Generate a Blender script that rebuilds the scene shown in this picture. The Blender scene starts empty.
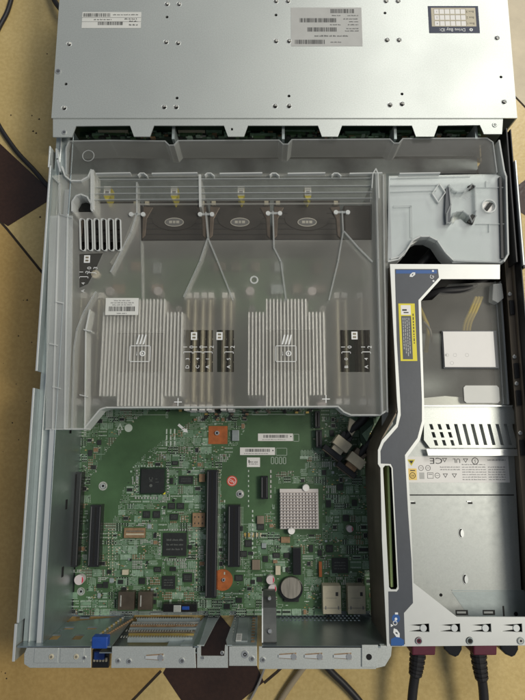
import bpy, math, random
from mathutils import Vector
from mathutils.geometry import tessellate_polygon
rnd = random.Random(7)
C = bpy.context.scene.collection
S = 0.001
# ------------------------------------------------------------------ camera
F = 560.0; TH = math.radians(9.54); H = 582.0
ct, st = math.cos(TH), math.sin(TH)
def at(px, py, z):
    """ground-truth unprojection of a photo pixel on the horizontal plane z (mm)"""
    u = (px-262.5)/F; v = (350-py)/F
    t = (z-H)/(v*st-ct)
    return (t*u, t*(v*ct+st))
def atY(px, py, Y):
    """pixel on the vertical plane y = Y -> (x, z)"""
    u = (px-262.5)/F; v = (350-py)/F
    t = Y/(v*ct+st)
    return (t*u, H+t*(v*st-ct))
cam_d = bpy.data.cameras.new('camera'); cam = bpy.data.objects.new('camera', cam_d); C.objects.link(cam)
cam.location = (0, 0, H*S); cam.rotation_euler = (TH, 0, 0)
cam_d.sensor_fit = 'HORIZONTAL'; cam_d.sensor_width = 36; cam_d.lens = 36*F/525
cam_d.clip_start = 0.01; cam_d.clip_end = 50
bpy.context.scene.camera = cam
# ------------------------------------------------------------------ materials
def nt(name):
    m = bpy.data.materials.new(name); m.use_nodes = True
    return m, m.node_tree.nodes, m.node_tree.links
def mat(name, col, rough=.5, metal=0., var=.0, scale=200., bump=0., bscale=400., rvar=0., stretch=None, emis=None, col2=None, spec=.5):
    m, N, L = nt(name); b = N['Principled BSDF']
    b.inputs['Base Color'].default_value = (*col, 1); b.inputs['Roughness'].default_value = rough
    b.inputs['Metallic'].default_value = metal; b.inputs['Specular IOR Level'].default_value = spec
    tc = N.new('ShaderNodeTexCoord'); src = tc.outputs['Object']
    if stretch:
        mp = N.new('ShaderNodeMapping'); mp.inputs['Scale'].default_value = stretch
        L.new(src, mp.inputs['Vector']); src = mp.outputs['Vector']
    if var or col2:
        n = N.new('ShaderNodeTexNoise'); n.inputs['Scale'].default_value = scale; n.inputs['Detail'].default_value = 6
        n.inputs['Roughness'].default_value = .65
        L.new(src, n.inputs['Vector'])
        r = N.new('ShaderNodeValToRGB')
        a = col if col2 else tuple(c*(1-var) for c in col); c2 = col2 if col2 else tuple(min(1, c*(1+var)) for c in col)
        r.color_ramp.elements[0].color = (*a, 1); r.color_ramp.elements[1].color = (*c2, 1)
        r.color_ramp.elements[0].position = .3; r.color_ramp.elements[1].position = .7
        L.new(n.outputs['Fac'], r.inputs['Fac']); L.new(r.outputs['Color'], b.inputs['Base Color'])
    if rvar:
        n = N.new('ShaderNodeTexNoise'); n.inputs['Scale'].default_value = 9 if scale>1000 else scale*.25; n.inputs['Detail'].default_value = 5
        L.new(src, n.inputs['Vector'])
        mr = N.new('ShaderNodeMapRange'); mr.inputs['From Min'].default_value = .3; mr.inputs['From Max'].default_value = .7
        mr.inputs['To Min'].default_value = max(0, rough-rvar); mr.inputs['To Max'].default_value = min(1, rough+rvar)
        L.new(n.outputs['Fac'], mr.inputs['Value']); L.new(mr.outputs['Result'], b.inputs['Roughness'])
    if bump:
        n = N.new('ShaderNodeTexNoise'); n.inputs['Scale'].default_value = bscale; n.inputs['Detail'].default_value = 4
        L.new(src, n.inputs['Vector'])
        bp = N.new('ShaderNodeBump'); bp.inputs['Strength'].default_value = bump; bp.inputs['Distance'].default_value = .0005
        L.new(n.outputs['Fac'], bp.inputs['Height']); L.new(bp.outputs['Normal'], b.inputs['Normal'])
    return m
def plastic(name, tint, dif, fac, rough, bump=.1, bscale=60, trans=.0):
    """thin moulded plastic: part see-through, part milky, glossy skin"""
    m, N, L = nt(name)
    b = N['Principled BSDF']; out = N['Material Output']
    b.inputs['Base Color'].default_value = (*dif, 1); b.inputs['Roughness'].default_value = rough
    tr = N.new('ShaderNodeBsdfTransparent'); tr.inputs['Color'].default_value = (*tint, 1)
    mix = N.new('ShaderNodeMixShader'); tc = N.new('ShaderNodeTexCoord')
    lw = N.new('ShaderNodeLayerWeight'); lw.inputs['Blend'].default_value = .35
    n = N.new('ShaderNodeTexNoise'); n.inputs['Scale'].default_value = bscale; n.inputs['Detail'].default_value = 5
    L.new(tc.outputs['Object'], n.inputs['Vector'])
    n2 = N.new('ShaderNodeTexNoise'); n2.inputs['Scale'].default_value = 14; n2.inputs['Detail'].default_value = 3
    L.new(tc.outputs['Object'], n2.inputs['Vector'])
    mr = N.new('ShaderNodeMapRange'); mr.inputs['From Min'].default_value = .3; mr.inputs['From Max'].default_value = .7
    mr.inputs['To Min'].default_value = fac*.72; mr.inputs['To Max'].default_value = fac*1.28
    L.new(n2.outputs['Fac'], mr.inputs['Value'])
    ad = N.new('ShaderNodeMath'); ad.operation = 'MULTIPLY_ADD'; ad.inputs[1].default_value = .5; ad.use_clamp = True
    L.new(lw.outputs['Facing'], ad.inputs[0]); L.new(mr.outputs['Result'], ad.inputs[2])
    bp = N.new('ShaderNodeBump'); bp.inputs['Strength'].default_value = bump; bp.inputs['Distance'].default_value = .001
    L.new(n.outputs['Fac'], bp.inputs['Height']); L.new(bp.outputs['Normal'], b.inputs['Normal'])
    L.new(ad.outputs['Value'], mix.inputs['Fac'])
    if trans > 0:
        rf = N.new('ShaderNodeBsdfRefraction'); rf.inputs['IOR'].default_value = 1.3; rf.inputs['Roughness'].default_value = .5
        rf.inputs['Color'].default_value = (*tint, 1)
        m2 = N.new('ShaderNodeMixShader'); m2.inputs['Fac'].default_value = trans
        L.new(tr.outputs[0], m2.inputs[1]); L.new(rf.outputs[0], m2.inputs[2]); L.new(m2.outputs[0], mix.inputs[1])
    else:
        L.new(tr.outputs[0], mix.inputs[1])
    L.new(b.outputs[0], mix.inputs[2]); L.new(mix.outputs[0], out.inputs['Surface'])
    return m
def floor_mat(name, a, b_, c, rough):
    m, N, L = nt(name); b = N['Principled BSDF']; tc = N.new('ShaderNodeTexCoord')
    n = N.new('ShaderNodeTexNoise'); n.inputs['Scale'].default_value = 7; n.inputs['Detail'].default_value = 12; n.inputs['Roughness'].default_value = .74
    n2 = N.new('ShaderNodeTexNoise'); n2.inputs['Scale'].default_value = 260; n2.inputs['Detail'].default_value = 6
    for k in (n, n2): L.new(tc.outputs['Object'], k.inputs['Vector'])
    r = N.new('ShaderNodeValToRGB'); r.color_ramp.elements[0].color = (*a, 1); r.color_ramp.elements[1].color = (*b_, 1)
    r.color_ramp.elements[0].position = .32; r.color_ramp.elements[1].position = .68
    r2 = N.new('ShaderNodeValToRGB'); r2.color_ramp.elements[0].position = .42; r2.color_ramp.elements[1].position = .6
    r2.color_ramp.elements[0].color = (*c, 1); r2.color_ramp.elements[1].color = (1, 1, 1, 1)
    mx = N.new('ShaderNodeMixRGB'); mx.blend_type = 'MULTIPLY'; mx.inputs['Fac'].default_value = .3
    L.new(n.outputs['Fac'], r.inputs['Fac']); L.new(n2.outputs['Fac'], r2.inputs['Fac'])
    L.new(r.outputs['Color'], mx.inputs[1]); L.new(r2.outputs['Color'], mx.inputs[2]); L.new(mx.outputs[0], b.inputs['Base Color'])
    b.inputs['Roughness'].default_value = rough
    bp = N.new('ShaderNodeBump'); bp.inputs['Strength'].default_value = .25; bp.inputs['Distance'].default_value = .001
    L.new(n2.outputs['Fac'], bp.inputs['Height']); L.new(bp.outputs['Normal'], b.inputs['Normal'])
    return m
MT = dict(
 tile=floor_mat('ochre_tile', (.55,.405,.16), (.67,.515,.235), (.7,.66,.56), .3),
 shade_tile=floor_mat('shaded_brown_tile', (.43,.28,.09), (.54,.365,.135), (.7,.64,.52), .32),  # ochre tile with shade put into its colour
 dtile=floor_mat('dark_tile', (.03,.014,.009), (.055,.026,.016), (.5,.5,.5), .3),
 grout=mat('grout', (.035,.024,.015), .9, var=.3),
 lit_tile=mat('beige_lit_tile', (.55,.47,.33), .45, var=.12, scale=30),  # beige tile, made paler with the light falling there
 galv=mat('galvanised', (.55,.575,.545), .45, .6, var=.13, scale=1001, rvar=.045, bump=.02, bscale=2600),
 galvd=mat('galvanised_dull', (.37,.42,.42), .5, .5, var=.06, scale=160, rvar=.1, bump=.1),
 galvp=mat('steel_pan', (.30,.34,.34), .55, .5, var=.15, scale=60, rvar=.1),
 galvw=mat('wall_steel', (.42,.48,.49), .36, .92, var=.06, scale=120),
 edgegreen=mat('board_edge', (.42,.55,.22), .5),
 glint=mat('brown_glint', (.11,.08,.06), .4, .2, var=.4, scale=60),
 pour=mat('copper_pour', (.095,.175,.10), .45, var=.15, scale=90),
 brownd=mat('port_shell', (.10,.08,.06), .4, .4, var=.3, scale=60),
 galvs=mat('psu_steel', (.44,.46,.44), .46, .5, var=.07, scale=700, rvar=.06, bump=.04, bscale=1800),
 holder=mat('dark_holder', (.10,.105,.10), .4, .5, var=.15, scale=60),
 bright=mat('bright_edge', (.75,.77,.75), .35, .6),
 white=mat('white_frame', (.68,.69,.66), .4, .45, var=.03, scale=60),
 screw=mat('screw_steel', (.7,.7,.68), .3, .9),
 hole=mat('dark_cavity', (.006,.006,.006), .9),
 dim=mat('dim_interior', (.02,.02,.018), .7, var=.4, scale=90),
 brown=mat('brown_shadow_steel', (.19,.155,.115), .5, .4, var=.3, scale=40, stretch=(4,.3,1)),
 black=mat('black_plastic', (.011,.011,.012), .42, var=.2),
 blackg=mat('black_gloss', (.012,.012,.013), .25),
 fan=mat('fan_housing', (.022,.018,.015), .5, var=.3, scale=80),
 fanb=mat('fan_badge', (.55,.52,.46), .5, .3, var=.12),
 rubber=mat('cable_rubber', (.012,.011,.012), .5, bump=.1),
 beige=mat('beige_cable', (.33,.27,.18), .5),
 maroon=mat('maroon_plastic', (.11,.012,.03), .45, var=.1),
 blue=mat('blue_plastic', (.012,.06,.30), .4, var=.1),
 pcb=mat('board_green', (.055,.115,.048), .42, var=.18, scale=45),
 pcbd=mat('board_green_dark', (.01,.035,.014), .5, var=.3, scale=120),
 pad=mat('pad_pale', (.32,.42,.33), .5, .1, var=.3, scale=260),
 pad2=mat('pad_mid', (.16,.255,.17), .5, var=.25, scale=260),
 silk=mat('silkscreen', (.48,.55,.48), .6),
 tin=mat('tin', (.5,.5,.46), .4, .5, var=.2, scale=500),
 gold=mat('gold_pin', (.55,.4,.13), .4, .6),
 tan=mat('tan_component', (.24,.15,.08), .55, var=.3, scale=300),
 cream=mat('cream_connector', (.5,.45,.33), .5, var=.08),
 chip=mat('chip_epoxy', (.016,.018,.017), .45, var=.2, scale=200),
 chipg=mat('chip_print', (.10,.11,.10), .6),
 copper=mat('orange_insulator', (.36,.10,.022), .5, var=.22, scale=160),
 red=mat('red_sticker', (.55,.07,.04), .5),
 pink=mat('cap_red', (.5,.03,.06), .5),
 caps=mat('cap_sleeve', (.62,.55,.55), .4, .2),
 sink=mat('small_sink', (.60,.56,.54), .5, .35),
 fin=mat('fin_aluminium', (.92,.92,.90), .4, .3, var=.05, scale=90),
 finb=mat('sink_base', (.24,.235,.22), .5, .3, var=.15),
 cell=mat('coin_cell', (.42,.38,.32), .34, .75, var=.25, scale=90, stretch=(6,.5,1)),
 paper=mat('label_paper', (.66,.66,.62), .6, var=.03, scale=60),
 paperg=mat('label_grey', (.44,.44,.42), .5, var=.05, scale=60),
 paperw=mat('label_white', (.80,.78,.75), .6, var=.02, scale=60),
 ink=mat('ink', (.03,.03,.03), .6),
 inkg=mat('ink_grey', (.16,.16,.16), .6),
 navy=mat('navy_print', (.012,.02,.05), .5),
 panel=mat('slate_overlay', (.066,.073,.085), .42, var=.08, scale=60, bump=.05),
 pblue=mat('overlay_blue', (.03,.10,.30), .4),
 yellow=mat('warning_yellow', (.72,.62,.03), .5),
 yel2=mat('arrow_yellow', (.62,.52,.03), .5),
 ywire=mat('yellow_wire', (.5,.38,.06), .5),
 gwire=mat('wire_grey', (.25,.24,.22), .5),
 dimm=mat('dimm_board', (.19,.165,.115), .5, var=.4, scale=90),
 dimml=mat('dimm_edge', (.62,.57,.42), .45, .2, var=.2),
 frost=plastic('frosted_plastic', (.99,.985,.97), (.78,.77,.72), .085, .24, .3, 22, .28),
 clear=plastic('clear_plastic', (.98,.98,.97), (.34,.32,.29), .035, .2, .4, 40),
 semi=plastic('semi_clear_plastic', (.98,.975,.96), (.5,.49,.45), .13, .4, .1, 60),
 dense=plastic('glare_milky_plastic', (.9,.92,.92), (.84,.87,.88), .26, .25, .08, 40),
 rib=plastic('rib_plastic', (.94,.95,.95), (.70,.72,.71), .24, .25, .1, 60),
 edge=plastic('edge_plastic', (.95,.95,.95), (.86,.88,.86), .42, .25, .1, 60),
 wprint=mat('white_print', (.75,.76,.75), .6),
)
# ------------------------------------------------------------------ mesh builder (mm)
class B:
    def __init__(s): s.v=[]; s.f=[]; s.m=[]; s.mats=[]
    def mi(s, k):
        if k not in s.mats: s.mats.append(k)
        return s.mats.index(k)
    def add(s, vs, fs, k):
        o=len(s.v); s.v += vs; i=s.mi(k)
        for f in fs: s.f.append(tuple(a+o for a in f)); s.m.append(i)
    def box(s, x0,x1,y0,y1,z0,z1,k):
        if x0>x1: x0,x1=x1,x0
        if y0>y1: y0,y1=y1,y0
        s.add([(x0,y0,z0),(x1,y0,z0),(x1,y1,z0),(x0,y1,z0),(x0,y0,z1),(x1,y0,z1),(x1,y1,z1),(x0,y1,z1)],
              [(3,2,1,0),(4,5,6,7),(0,1,5,4),(1,2,6,5),(2,3,7,6),(3,0,4,7)], k)
    def pbox(s, a,b,c,d, z0,z1,k):
        """box whose TOP covers photo rectangle a,b..c,d"""
        x0,x1,y0,y1 = rect(a,b,c,d,z1); s.box(x0,x1,y0,y1,z0,z1,k)
    def prism(s, pts, z0, z1, k, holes=(), kside=None):
        loops=[list(pts)]+[list(h) for h in holes]
        flat=[p for l in loops for p in l]
        tris=tessellate_polygon([[Vector((p[0],p[1],0)) for p in l] for l in loops])
        n=len(flat); vs=[(p[0],p[1],z1) for p in flat]+[(p[0],p[1],z0) for p in flat]
        fs=[]
        for t in tris:
            a,b,c=[flat[i] for i in t]
            if (b[0]-a[0])*(c[1]-a[1])-(b[1]-a[1])*(c[0]-a[0])<0: t=(t[0],t[2],t[1])
            fs.append(tuple(t)); fs.append((t[2]+n,t[1]+n,t[0]+n))
        sf=[]; o=0
        for li,l in enumerate(loops):
            area=sum(l[i][0]*l[(i+1)%len(l)][1]-l[(i+1)%len(l)][0]*l[i][1] for i in range(len(l)))
            ccw=area>0
            if li>0: ccw=not ccw
            for i in range(len(l)):
                j=(i+1)%len(l)
                q=(o+i+n,o+j+n,o+j,o+i)
                sf.append(q if ccw else q[::-1])
            o+=len(l)
        s.add(vs,fs,k); o=len(s.v)-len(vs); i=s.mi(kside or k)
        for f in sf: s.f.append(tuple(a+o for a in f)); s.m.append(i)
    def pprism(s, pp, z0, z1, k, holes=(), kside=None):
        s.prism([at(x,y,z1) for x,y in pp], z0, z1, k, [[at(x,y,z1) for x,y in h] for h in holes], kside)
    def cyl(s, x,y,z0,z1,r0,k,r1=None,n=20,cap=True):
        r1 = r0 if r1 is None else r1
        vs=[(x+r0*math.cos(2*math.pi*i/n),y+r0*math.sin(2*math.pi*i/n),z0) for i in range(n)]+[(x+r1*math.cos(2*math.pi*i/n),y+r1*math.sin(2*math.pi*i/n),z1) for i in range(n)]
        fs=[(i,(i+1)%n,n+(i+1)%n,n+i) for i in range(n)]
        if cap: fs += [tuple(range(n,2*n)), tuple(range(n-1,-1,-1))]
        s.add(vs,fs,k)
    def pcyl(s, px,py,r,z0,z1,k,**kw):
        x,y=at(px,py,z1); s.cyl(x,y,z0,z1,r,k,**kw)
    def ring(s, x,y,z,R,r,k,n=24,sq=1.0):
        m=6; vs=[]
        for i in range(n):
            a=2*math.pi*i/n
            for j in range(m):
                b=2*math.pi*j/m
                vs.append((x+(R+r*math.cos(b))*math.cos(a), y+sq*(R+r*math.cos(b))*math.sin(a), z+r*math.sin(b)))
        fs=[(i*m+j,((i+1)%n)*m+j,((i+1)%n)*m+(j+1)%m,i*m+(j+1)%m) for i in range(n) for j in range(m)]
        s.add(vs,fs,k)
    def tube(s, pts, r, k, n=10):
        P=[Vector(p) for p in pts]; vs=[]
        rr = r if isinstance(r,(list,tuple)) else [r]*len(P)
        for i,p in enumerate(P):
            d=(P[min(i+1,len(P)-1)]-P[max(i-1,0)]).normalized()
            a=d.cross(Vector((0,0,1)));
            if a.length<1e-3: a=Vector((1,0,0))
            a.normalize(); b=d.cross(a).normalized()
            for j in range(n):
                t=2*math.pi*j/n; q=p+a*(rr[i]*math.cos(t))+b*(rr[i]*math.sin(t)); vs.append(tuple(q))
        fs=[(i*n+j,i*n+(j+1)%n,(i+1)*n+(j+1)%n,(i+1)*n+j) for i in range(len(P)-1) for j in range(n)]
        fs+= [tuple(range(n)), tuple((len(P)-1)*n+j for j in range(n-1,-1,-1))]
        s.add(vs,fs,k)
    def wall(s, pp, z0, z1, th, k, photo_z=None):
        """thin upright wall following photo points"""
        zz = z1 if photo_z is None else photo_z
        W=[Vector((*at(x,y,zz),0)) for x,y in pp]
        for a,b in zip(W,W[1:]):
            d=(b-a).normalized(); nrm=Vector((-d.y,d.x,0))*th/2
            a2=a-d*th*.3; b2=b+d*th*.3
            s.prism([tuple((a2-nrm)[:2]),tuple((b2-nrm)[:2]),tuple((b2+nrm)[:2]),tuple((a2+nrm)[:2])],z0,z1,k)
    def text(s, txt, x,y,z,size,k,rot=0,sx=1.,align='CENTER'):
        cu=bpy.data.curves.new('t','FONT'); cu.body=txt; cu.size=size*S; cu.align_x=align; cu.align_y='CENTER'; cu.resolution_u=2
        o=bpy.data.objects.new('t',cu); C.objects.link(o)
        bpy.context.view_layer.update()
        me=bpy.data.meshes.new_from_object(o)
        c_,s_=math.cos(math.radians(rot)),math.sin(math.radians(rot)); vs=[]
        for v in me.vertices:
            a,b=v.co.x/S*sx, v.co.y/S
            vs.append((x+a*c_-b*s_, y+a*s_+b*c_, z))
        s.add(vs,[tuple(p.vertices) for p in me.polygons],k)
        bpy.data.objects.remove(o); bpy.data.meshes.remove(me); bpy.data.curves.remove(cu)
    def build(s, name, parent=None, bevel=0, smooth=False):
        me=bpy.data.meshes.new(name)
        org = Vector((0,0,0)); q=parent
        while q is not None: org += q.location; q=q.parent
        me.from_pydata([(x*S-org[0],y*S-org[1],z*S-org[2]) for x,y,z in s.v],[],s.f)
        for k in s.mats: me.materials.append(MT[k])
        me.polygons.foreach_set('material_index', s.m)
        if smooth: me.polygons.foreach_set('use_smooth',[True]*len(s.f))
        me.update()
        o=bpy.data.objects.new(name,me); C.objects.link(o)
        if parent is not None:
            o.parent=parent
        if bevel:
            b=o.modifiers.new('bevel','BEVEL'); b.width=bevel*S; b.segments=2; b.limit_method='ANGLE'; b.angle_limit=math.radians(50)
        return o
def rect(a,b,c,d,z):
    my=(b+d)/2; mx=(a+c)/2
    x0=at(a,my,z)[0]; x1=at(c,my,z)[0]; y1=at(mx,b,z)[1]; y0=at(mx,d,z)[1]
    return x0,x1,y0,y1
def tag(o,label=None,cat=None,group=None,kind=None):
    if label: o['label']=label
    if cat: o['category']=cat
    if group: o['group']=group
    if kind: o['kind']=kind
    return o
def thing(name,label,cat,px=None,group=None,z=0):
    o=bpy.data.objects.new(name,None); C.objects.link(o); o.empty_display_size=.02
    if px:
        x,y=at(px[0],px[1],z); o.location=(x*S,y*S,z*S)
    return tag(o,label,cat,group)
def copy_tree(o,parent=None):
    c=o.copy(); C.objects.link(c)
    if parent is not None: c.parent=parent
    for ch in list(o.children): copy_tree(ch,c)
    return c
def micro(b,x0,x1,y,z,h,k,rot=0,fill=.8):
    """a line of type too small to read: word-length runs of letter strokes"""
    x=x0
    while x<x1:
        w=rnd.uniform(1.2,3.6)*h
        e=min(x+w,x1)
        q=x
        while q<e:
            hh=h*rnd.choice((.6,.7,1.,.85)); b.box(q,min(q+h*.34,e),y-h/2,y-h/2+hh,z,z+.03,k); q+=h*.5
        x=e+h*.6
def barcode(b,x0,x1,y0,y1,z,k='ink'):
    x=x0
    while x<x1:
        w=rnd.choice((.25,.25,.5,.75)); b.box(x,min(x+w,x1),y0,y1,z,z+.03,k); x+=w+rnd.choice((.25,.3,.55))
def smooth_path(pts,n=8):
    P=[Vector(p) for p in pts]; out=[]
    for i in range(len(P)-1):
        p0=P[max(i-1,0)];p1=P[i];p2=P[i+1];p3=P[min(i+2,len(P)-1)]
        for k in range(n):
            t=k/n
            out.append(.5*((2*p1)+(-p0+p2)*t+(2*p0-5*p1+4*p2-p3)*t*t+(-p0+3*p1-3*p2+p3)*t**3))
    out.append(P[-1]); return out
# ================================================================== FLOOR
b=B()
b.box(-900,900,-700,1300,-12,0,'tile')
for poly in ([(-45,165),(-8,136),(56,196),(8,226),(-40,196)],
             [(163,673),(181,700),(198,732),(222,722),(242,700),(264,682),(252,655),(236,634),(214,608),(190,630),(176,650)],
             [(512,190),(530,176),(552,200),(536,222),(514,208)]):
    b.prism([at(x,y,.35) for x,y in poly],0.05,.35,'dtile')
b.prism([at(x,y,.12) for x,y in ((-80,150),(7,230),(45,277),(120,370),(200,560),(161,671),(131,702),(60,780),(-200,900),(-300,300))],.03,.12,'shade_tile')  # shaded floor left of the case, painted as a browner patch
def groutline(pp,w=2.6):
    W=[Vector((*at(x,y,.25),0)) for x,y in pp]
    for p,q in zip(W,W[1:]):
        d=(q-p).normalized(); n=Vector((-d.y,d.x,0))*w/2
        b.prism([tuple((p-n)[:2]),tuple((q-n)[:2]),tuple((q+n)[:2]),tuple((p+n)[:2])],.02,.25,'grout')
groutline([(-30,188),(7,229),(45,276),(120,370)])
groutline([(161,671),(131,702),(90,745)])
groutline([(264,683),(277,672),(300,650),(420,520)])
groutline([(505,86),(530,112),(560,145)],2)
groutline([(514,208),(498,224)],2)
b.prism([at(x,y,.2) for x,y in ((506,-60),(600,-60),(600,180),(530,112),(502,84))],.03,.2,'lit_tile')
for _ in range(60):
    x,y=rnd.uniform(-330,-205),rnd.uniform(-260,450); b.cyl(x,y,0.01,.3,rnd.uniform(.3,.8),'grout',n=6)
for px,py in ((39,119),(33,131),(36,133),(40,217),(38,268),(27,300)):
    x,y=at(px,py,.4); b.prism([(x-1,y-.5),(x+1.1,y-.8),(x+.6,y+1),(x-.4,y+.7)],.0,.4,'grout')
tag(b.build('floor'),kind='structure')
# ================================================================== CHASSIS
XL,XR,YR=-202.,239.,-164.
ch=thing('server_chassis','open galvanised steel rack server case lying on the tiled floor','server case')
ch.location=(0.02,0.1,0)
b=B(); b.box(XL,XR,YR,500,.6,2,'galvp')
b.build('base_pan',ch)
def ypx(py,z,px=30): return at(px,py,z)[1]
# left side wall (extruded section pieces)
b=B()
yA,yB,yC=ypx(152,87),ypx(371,87),ypx(388,87); yE=-176
b.box(XL,XL+1.2,yB,yA-14,2,87,'galvd'); b.box(XL,XL+1.2,yC,yB,2,72,'galvd'); b.box(XL-1.6,XL,yE+30,yC,2,87,'galvd')
b.box(XL-1.6,XL+.2,yE+30,yC,86.4,87.4,'bright'); b.box(XL-.3,XL+1.5,yB,yA-14,86.4,87.4,'bright')
b.box(XL-3.4,XL-1.6,yE,yE+29,2,86,'galvd'); b.box(XL-3.6,XL-1.4,yE,yE+29,85.6,86.6,'bright')
b.box(XL-3,XL-1.6,yA-14,yA+8,30,84,'bright')
b.box(XL,XL+14,YR,305,74,75.2,'galvd')
b.box(XL+13,XL+17.5,YR,240,75.2,80,'bright'); b.box(XL+17.5,XL+18.7,YR,300,2,80.5,'galvw')
b.box(XL+5,XL+6,YR,300,75.2,77,'bright')
for q in (-120,-60,10,95,170): b.box(XL+18.7,XL+19.2,q,q+9,40,44,'hole')
b.build('side_wall',ch,bevel=.3)
b=B()
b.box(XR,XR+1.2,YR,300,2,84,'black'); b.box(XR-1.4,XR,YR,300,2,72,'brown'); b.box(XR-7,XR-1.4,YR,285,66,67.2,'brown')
b.box(XR+.9,XR+2.4,ypx(265,87,515),ypx(160,87,515),60,87,'bright')
b.box(XR-4,XR-2.4,ypx(262,84,515),ypx(128,84,515),60,84,'black')
b.box(XR+1.3,XR+3.2,ypx(268,86,515),ypx(176,86,515),50,86,'black')
for q in (120,60,35,-10): b.box(XR-6,XR-2,q,q+14,67.2,69,'black'); b.cyl(XR-5,q+20,67.2,69,1.8,'screw')
b.build('side_wall',ch,bevel=.3)
# pan bits seen left of the board
b=B(); b.pcyl(57,546,3.2,2,2.4,'hole'); b.build('mounting_hole',ch)
# rear panel with openings, built as a vertical sheet
def vprism(bb, loop, holes, y0, y1, k):
    """loops in (x,z); sheet between y0 (front) and y1"""
    t=B(); t.prism(loop,0,1,k,holes)
    mats=t.mats
    for i,f in enumerate(t.f):
        pass
    vs=[(x, y1 if z>.5 else y0, w) for x,w,z in t.v]
    bb.add(vs,[tuple(f) for f in t.f],k)
def slot(cx,cz,w,h): return [(cx-w/2,cz-h/2),(cx+w/2,cz-h/2),(cx+w/2,cz+h/2),(cx-w/2,cz+h/2)]
b=B()
def wx(px): return atY(px,645,YR)[0]
holes=[]
for px,py in ((55,637),(78,637)): x,z=atY(px,py,YR); holes.append(slot(x,z,8,13))
for px,py in ((64,613.5),(69,628),(88,614),(92,628)): x,z=atY(px,py,YR); holes.append(slot(x,max(z,7 if py<620 else 30),9,7 if py>620 else 5))
for px,py in ((36,632),(44,630),(47,622),(36,622)): x,z=atY(px,py,YR); holes.append(slot(max(x,XL+22),z,2,3))
vprism(b,[(XL,2),(wx(112),2),(wx(112),87),(XL,87)],holes,YR-1.2,YR,'galvw')
b.build('rear_panel',ch)
b=B(); vprism(b,[(wx(196),2),(wx(199),2),(wx(199),87),(wx(193),87)],[],YR-1.2,YR,'galvw'); b.build('rear_post',ch)
b=B(); holes=[]
for r_ in range(4):
    for c_ in range(20):
        x,z=atY(281+c_*4.0+(2 if r_%2 else 0),613.5+r_*2.3,YR)
        if z>3: holes.append(slot(x,z,2.1,3.6))
vprism(b,[(wx(262),2),(XR,2),(XR,82),(wx(380),82),(wx(380),87),(wx(262),87)],holes,YR-1.2,YR,'galvw')
b.build('rear_panel',ch)
b=B(); b.box(wx(100),wx(198),YR-6,YR-5.2,2,85.5,'galvw')
b.build('port_backing',ch)
# gasket springs behind port region
for i,(py,k,w) in enumerate(((617,'galvd',.8),(621,'tin',.8),(624,'tan',.9),(627.5,'galvd',1.2),(631,'brown',1.6),(634,'gold',.9),(638,'galvd',1.2))):
    b=B(); z=atY(150,py,YR)[1]; b.box(wx(114+abs(2*i-3)),wx(190),YR-5+i*.3,YR-1+i*.3,z-w,z+w,k)
    if i%2==0:
        for q in range(26): b.box(wx(116+q*2.8),wx(116+q*2.8)+.7,YR-1+i*.3,YR-.4+i*.3,z-2,z+2,'tin')
    b.build('shielding_strip',ch)
b=B()
for i in range(15):
    x,z=atY(92+i*2.2,640-i*1.6,YR+1); b.box(x-.9,x+.9,YR+.2,YR+1.5,z-1.5,z+1.5,'gold' if i%2 else 'tin')
    x,z=atY(104+i*2,636-i*1.2,YR+1); b.box(x-.8,x+.8,YR+.2,YR+1.5,z-1.2,z+1.2,'tan')
b.build('spring_fingers',ch)
# rear flange pieces on top
zf=87
def keyhole(px,py,z,s_=1.):
    """open slot with a tongue inside -> returns hole loop"""
    x,y=at(px,py,z); a=8*s_; h=3.2*s_
    return [(x-a,y-h),(x+a*.9,y-h),(x+a*.9,y+h),(x-a,y+h)]
def circ(px,py,r,z,n=12):
    x,y=at(px,py,z); return [(x+r*math.cos(2*math.pi*i/n),y+r*math.sin(2*math.pi*i/n)) for i in range(n)]
b=B()
b.prism([at(x,y,zf) for x,y in ((24,654),(27,647),(91,646.5),(91,668),(30,668),(24,664))],zf-1.2,zf,'galv',[circ(51,657,1.6,zf),circ(76,657,1.6,zf)][:0])
x0,x1,y0,y1=rect(34,647,58,667,zf+.6); b.box(x0,x1,y0+3,y1-1,zf,zf+.6,'galv')
x0,x1,y0,y1=rect(60,647,84,667,zf+.6); b.box(x0,x1,y0+3,y1-1,zf,zf+.6,'galv')
b.build('rear_flange',ch,bevel=.3)
b=B()
kh=keyhole(155,657,zf,.55)
b.pprism([(112,646.5),(195,646.5),(196,668),(111,668)],zf-1.2,zf,'galv',[]) 
b.build('rear_flange',ch,bevel=.3)
b=B()
b.pprism([(197,645),(201,645),(201,656),(224,656),(225,645),(228,645),(228,668),(197,668)],zf-2,zf-.8,'galv')
b.pprism([(229,646.5),(257,646.5),(257,666),(229,666)],zf-1.4,zf+.2,'galv')
b.build('rear_flange',ch,bevel=.3)
b=B()
b.pprism([(259,646.5),(364,646.5),(372,647),(376,650),(376,669),(259,669)],zf-1.2,zf,'galv')
b.pprism([(364,645),(392,646),(391,656),(385,666),(377,668),(364,668)],zf-4,zf-2.5,'galv')
b.pprism([(362,645),(378,645),(378,667),(362,667)],zf+.2,zf+1.2,'galv',)
b.pcyl(369,657,2.4,zf+1.2,zf+1.35,'hole')
b.build('rear_flange',ch,bevel=.3)
def screwhead(px,py,r,z,parent,k='screw',name='screw',socket=True):
    s_=B(); s_.pcyl(px,py,r,z,z+.8,k,r1=r*.86,n=18)
    x,y=at(px,py,z+.8)
    if socket:
        s_.cyl(x,y,z+.8,z+.86,r*.5,'hole',n=6)
        s_.cyl(x,y,z+.86,z+.95,r*.22,k,n=8)
    s_.build(name,parent,smooth=False)
for px,py in ((51,657),(76,657)): screwhead(px,py,2.1,zf+.6,ch,'cream')
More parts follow.
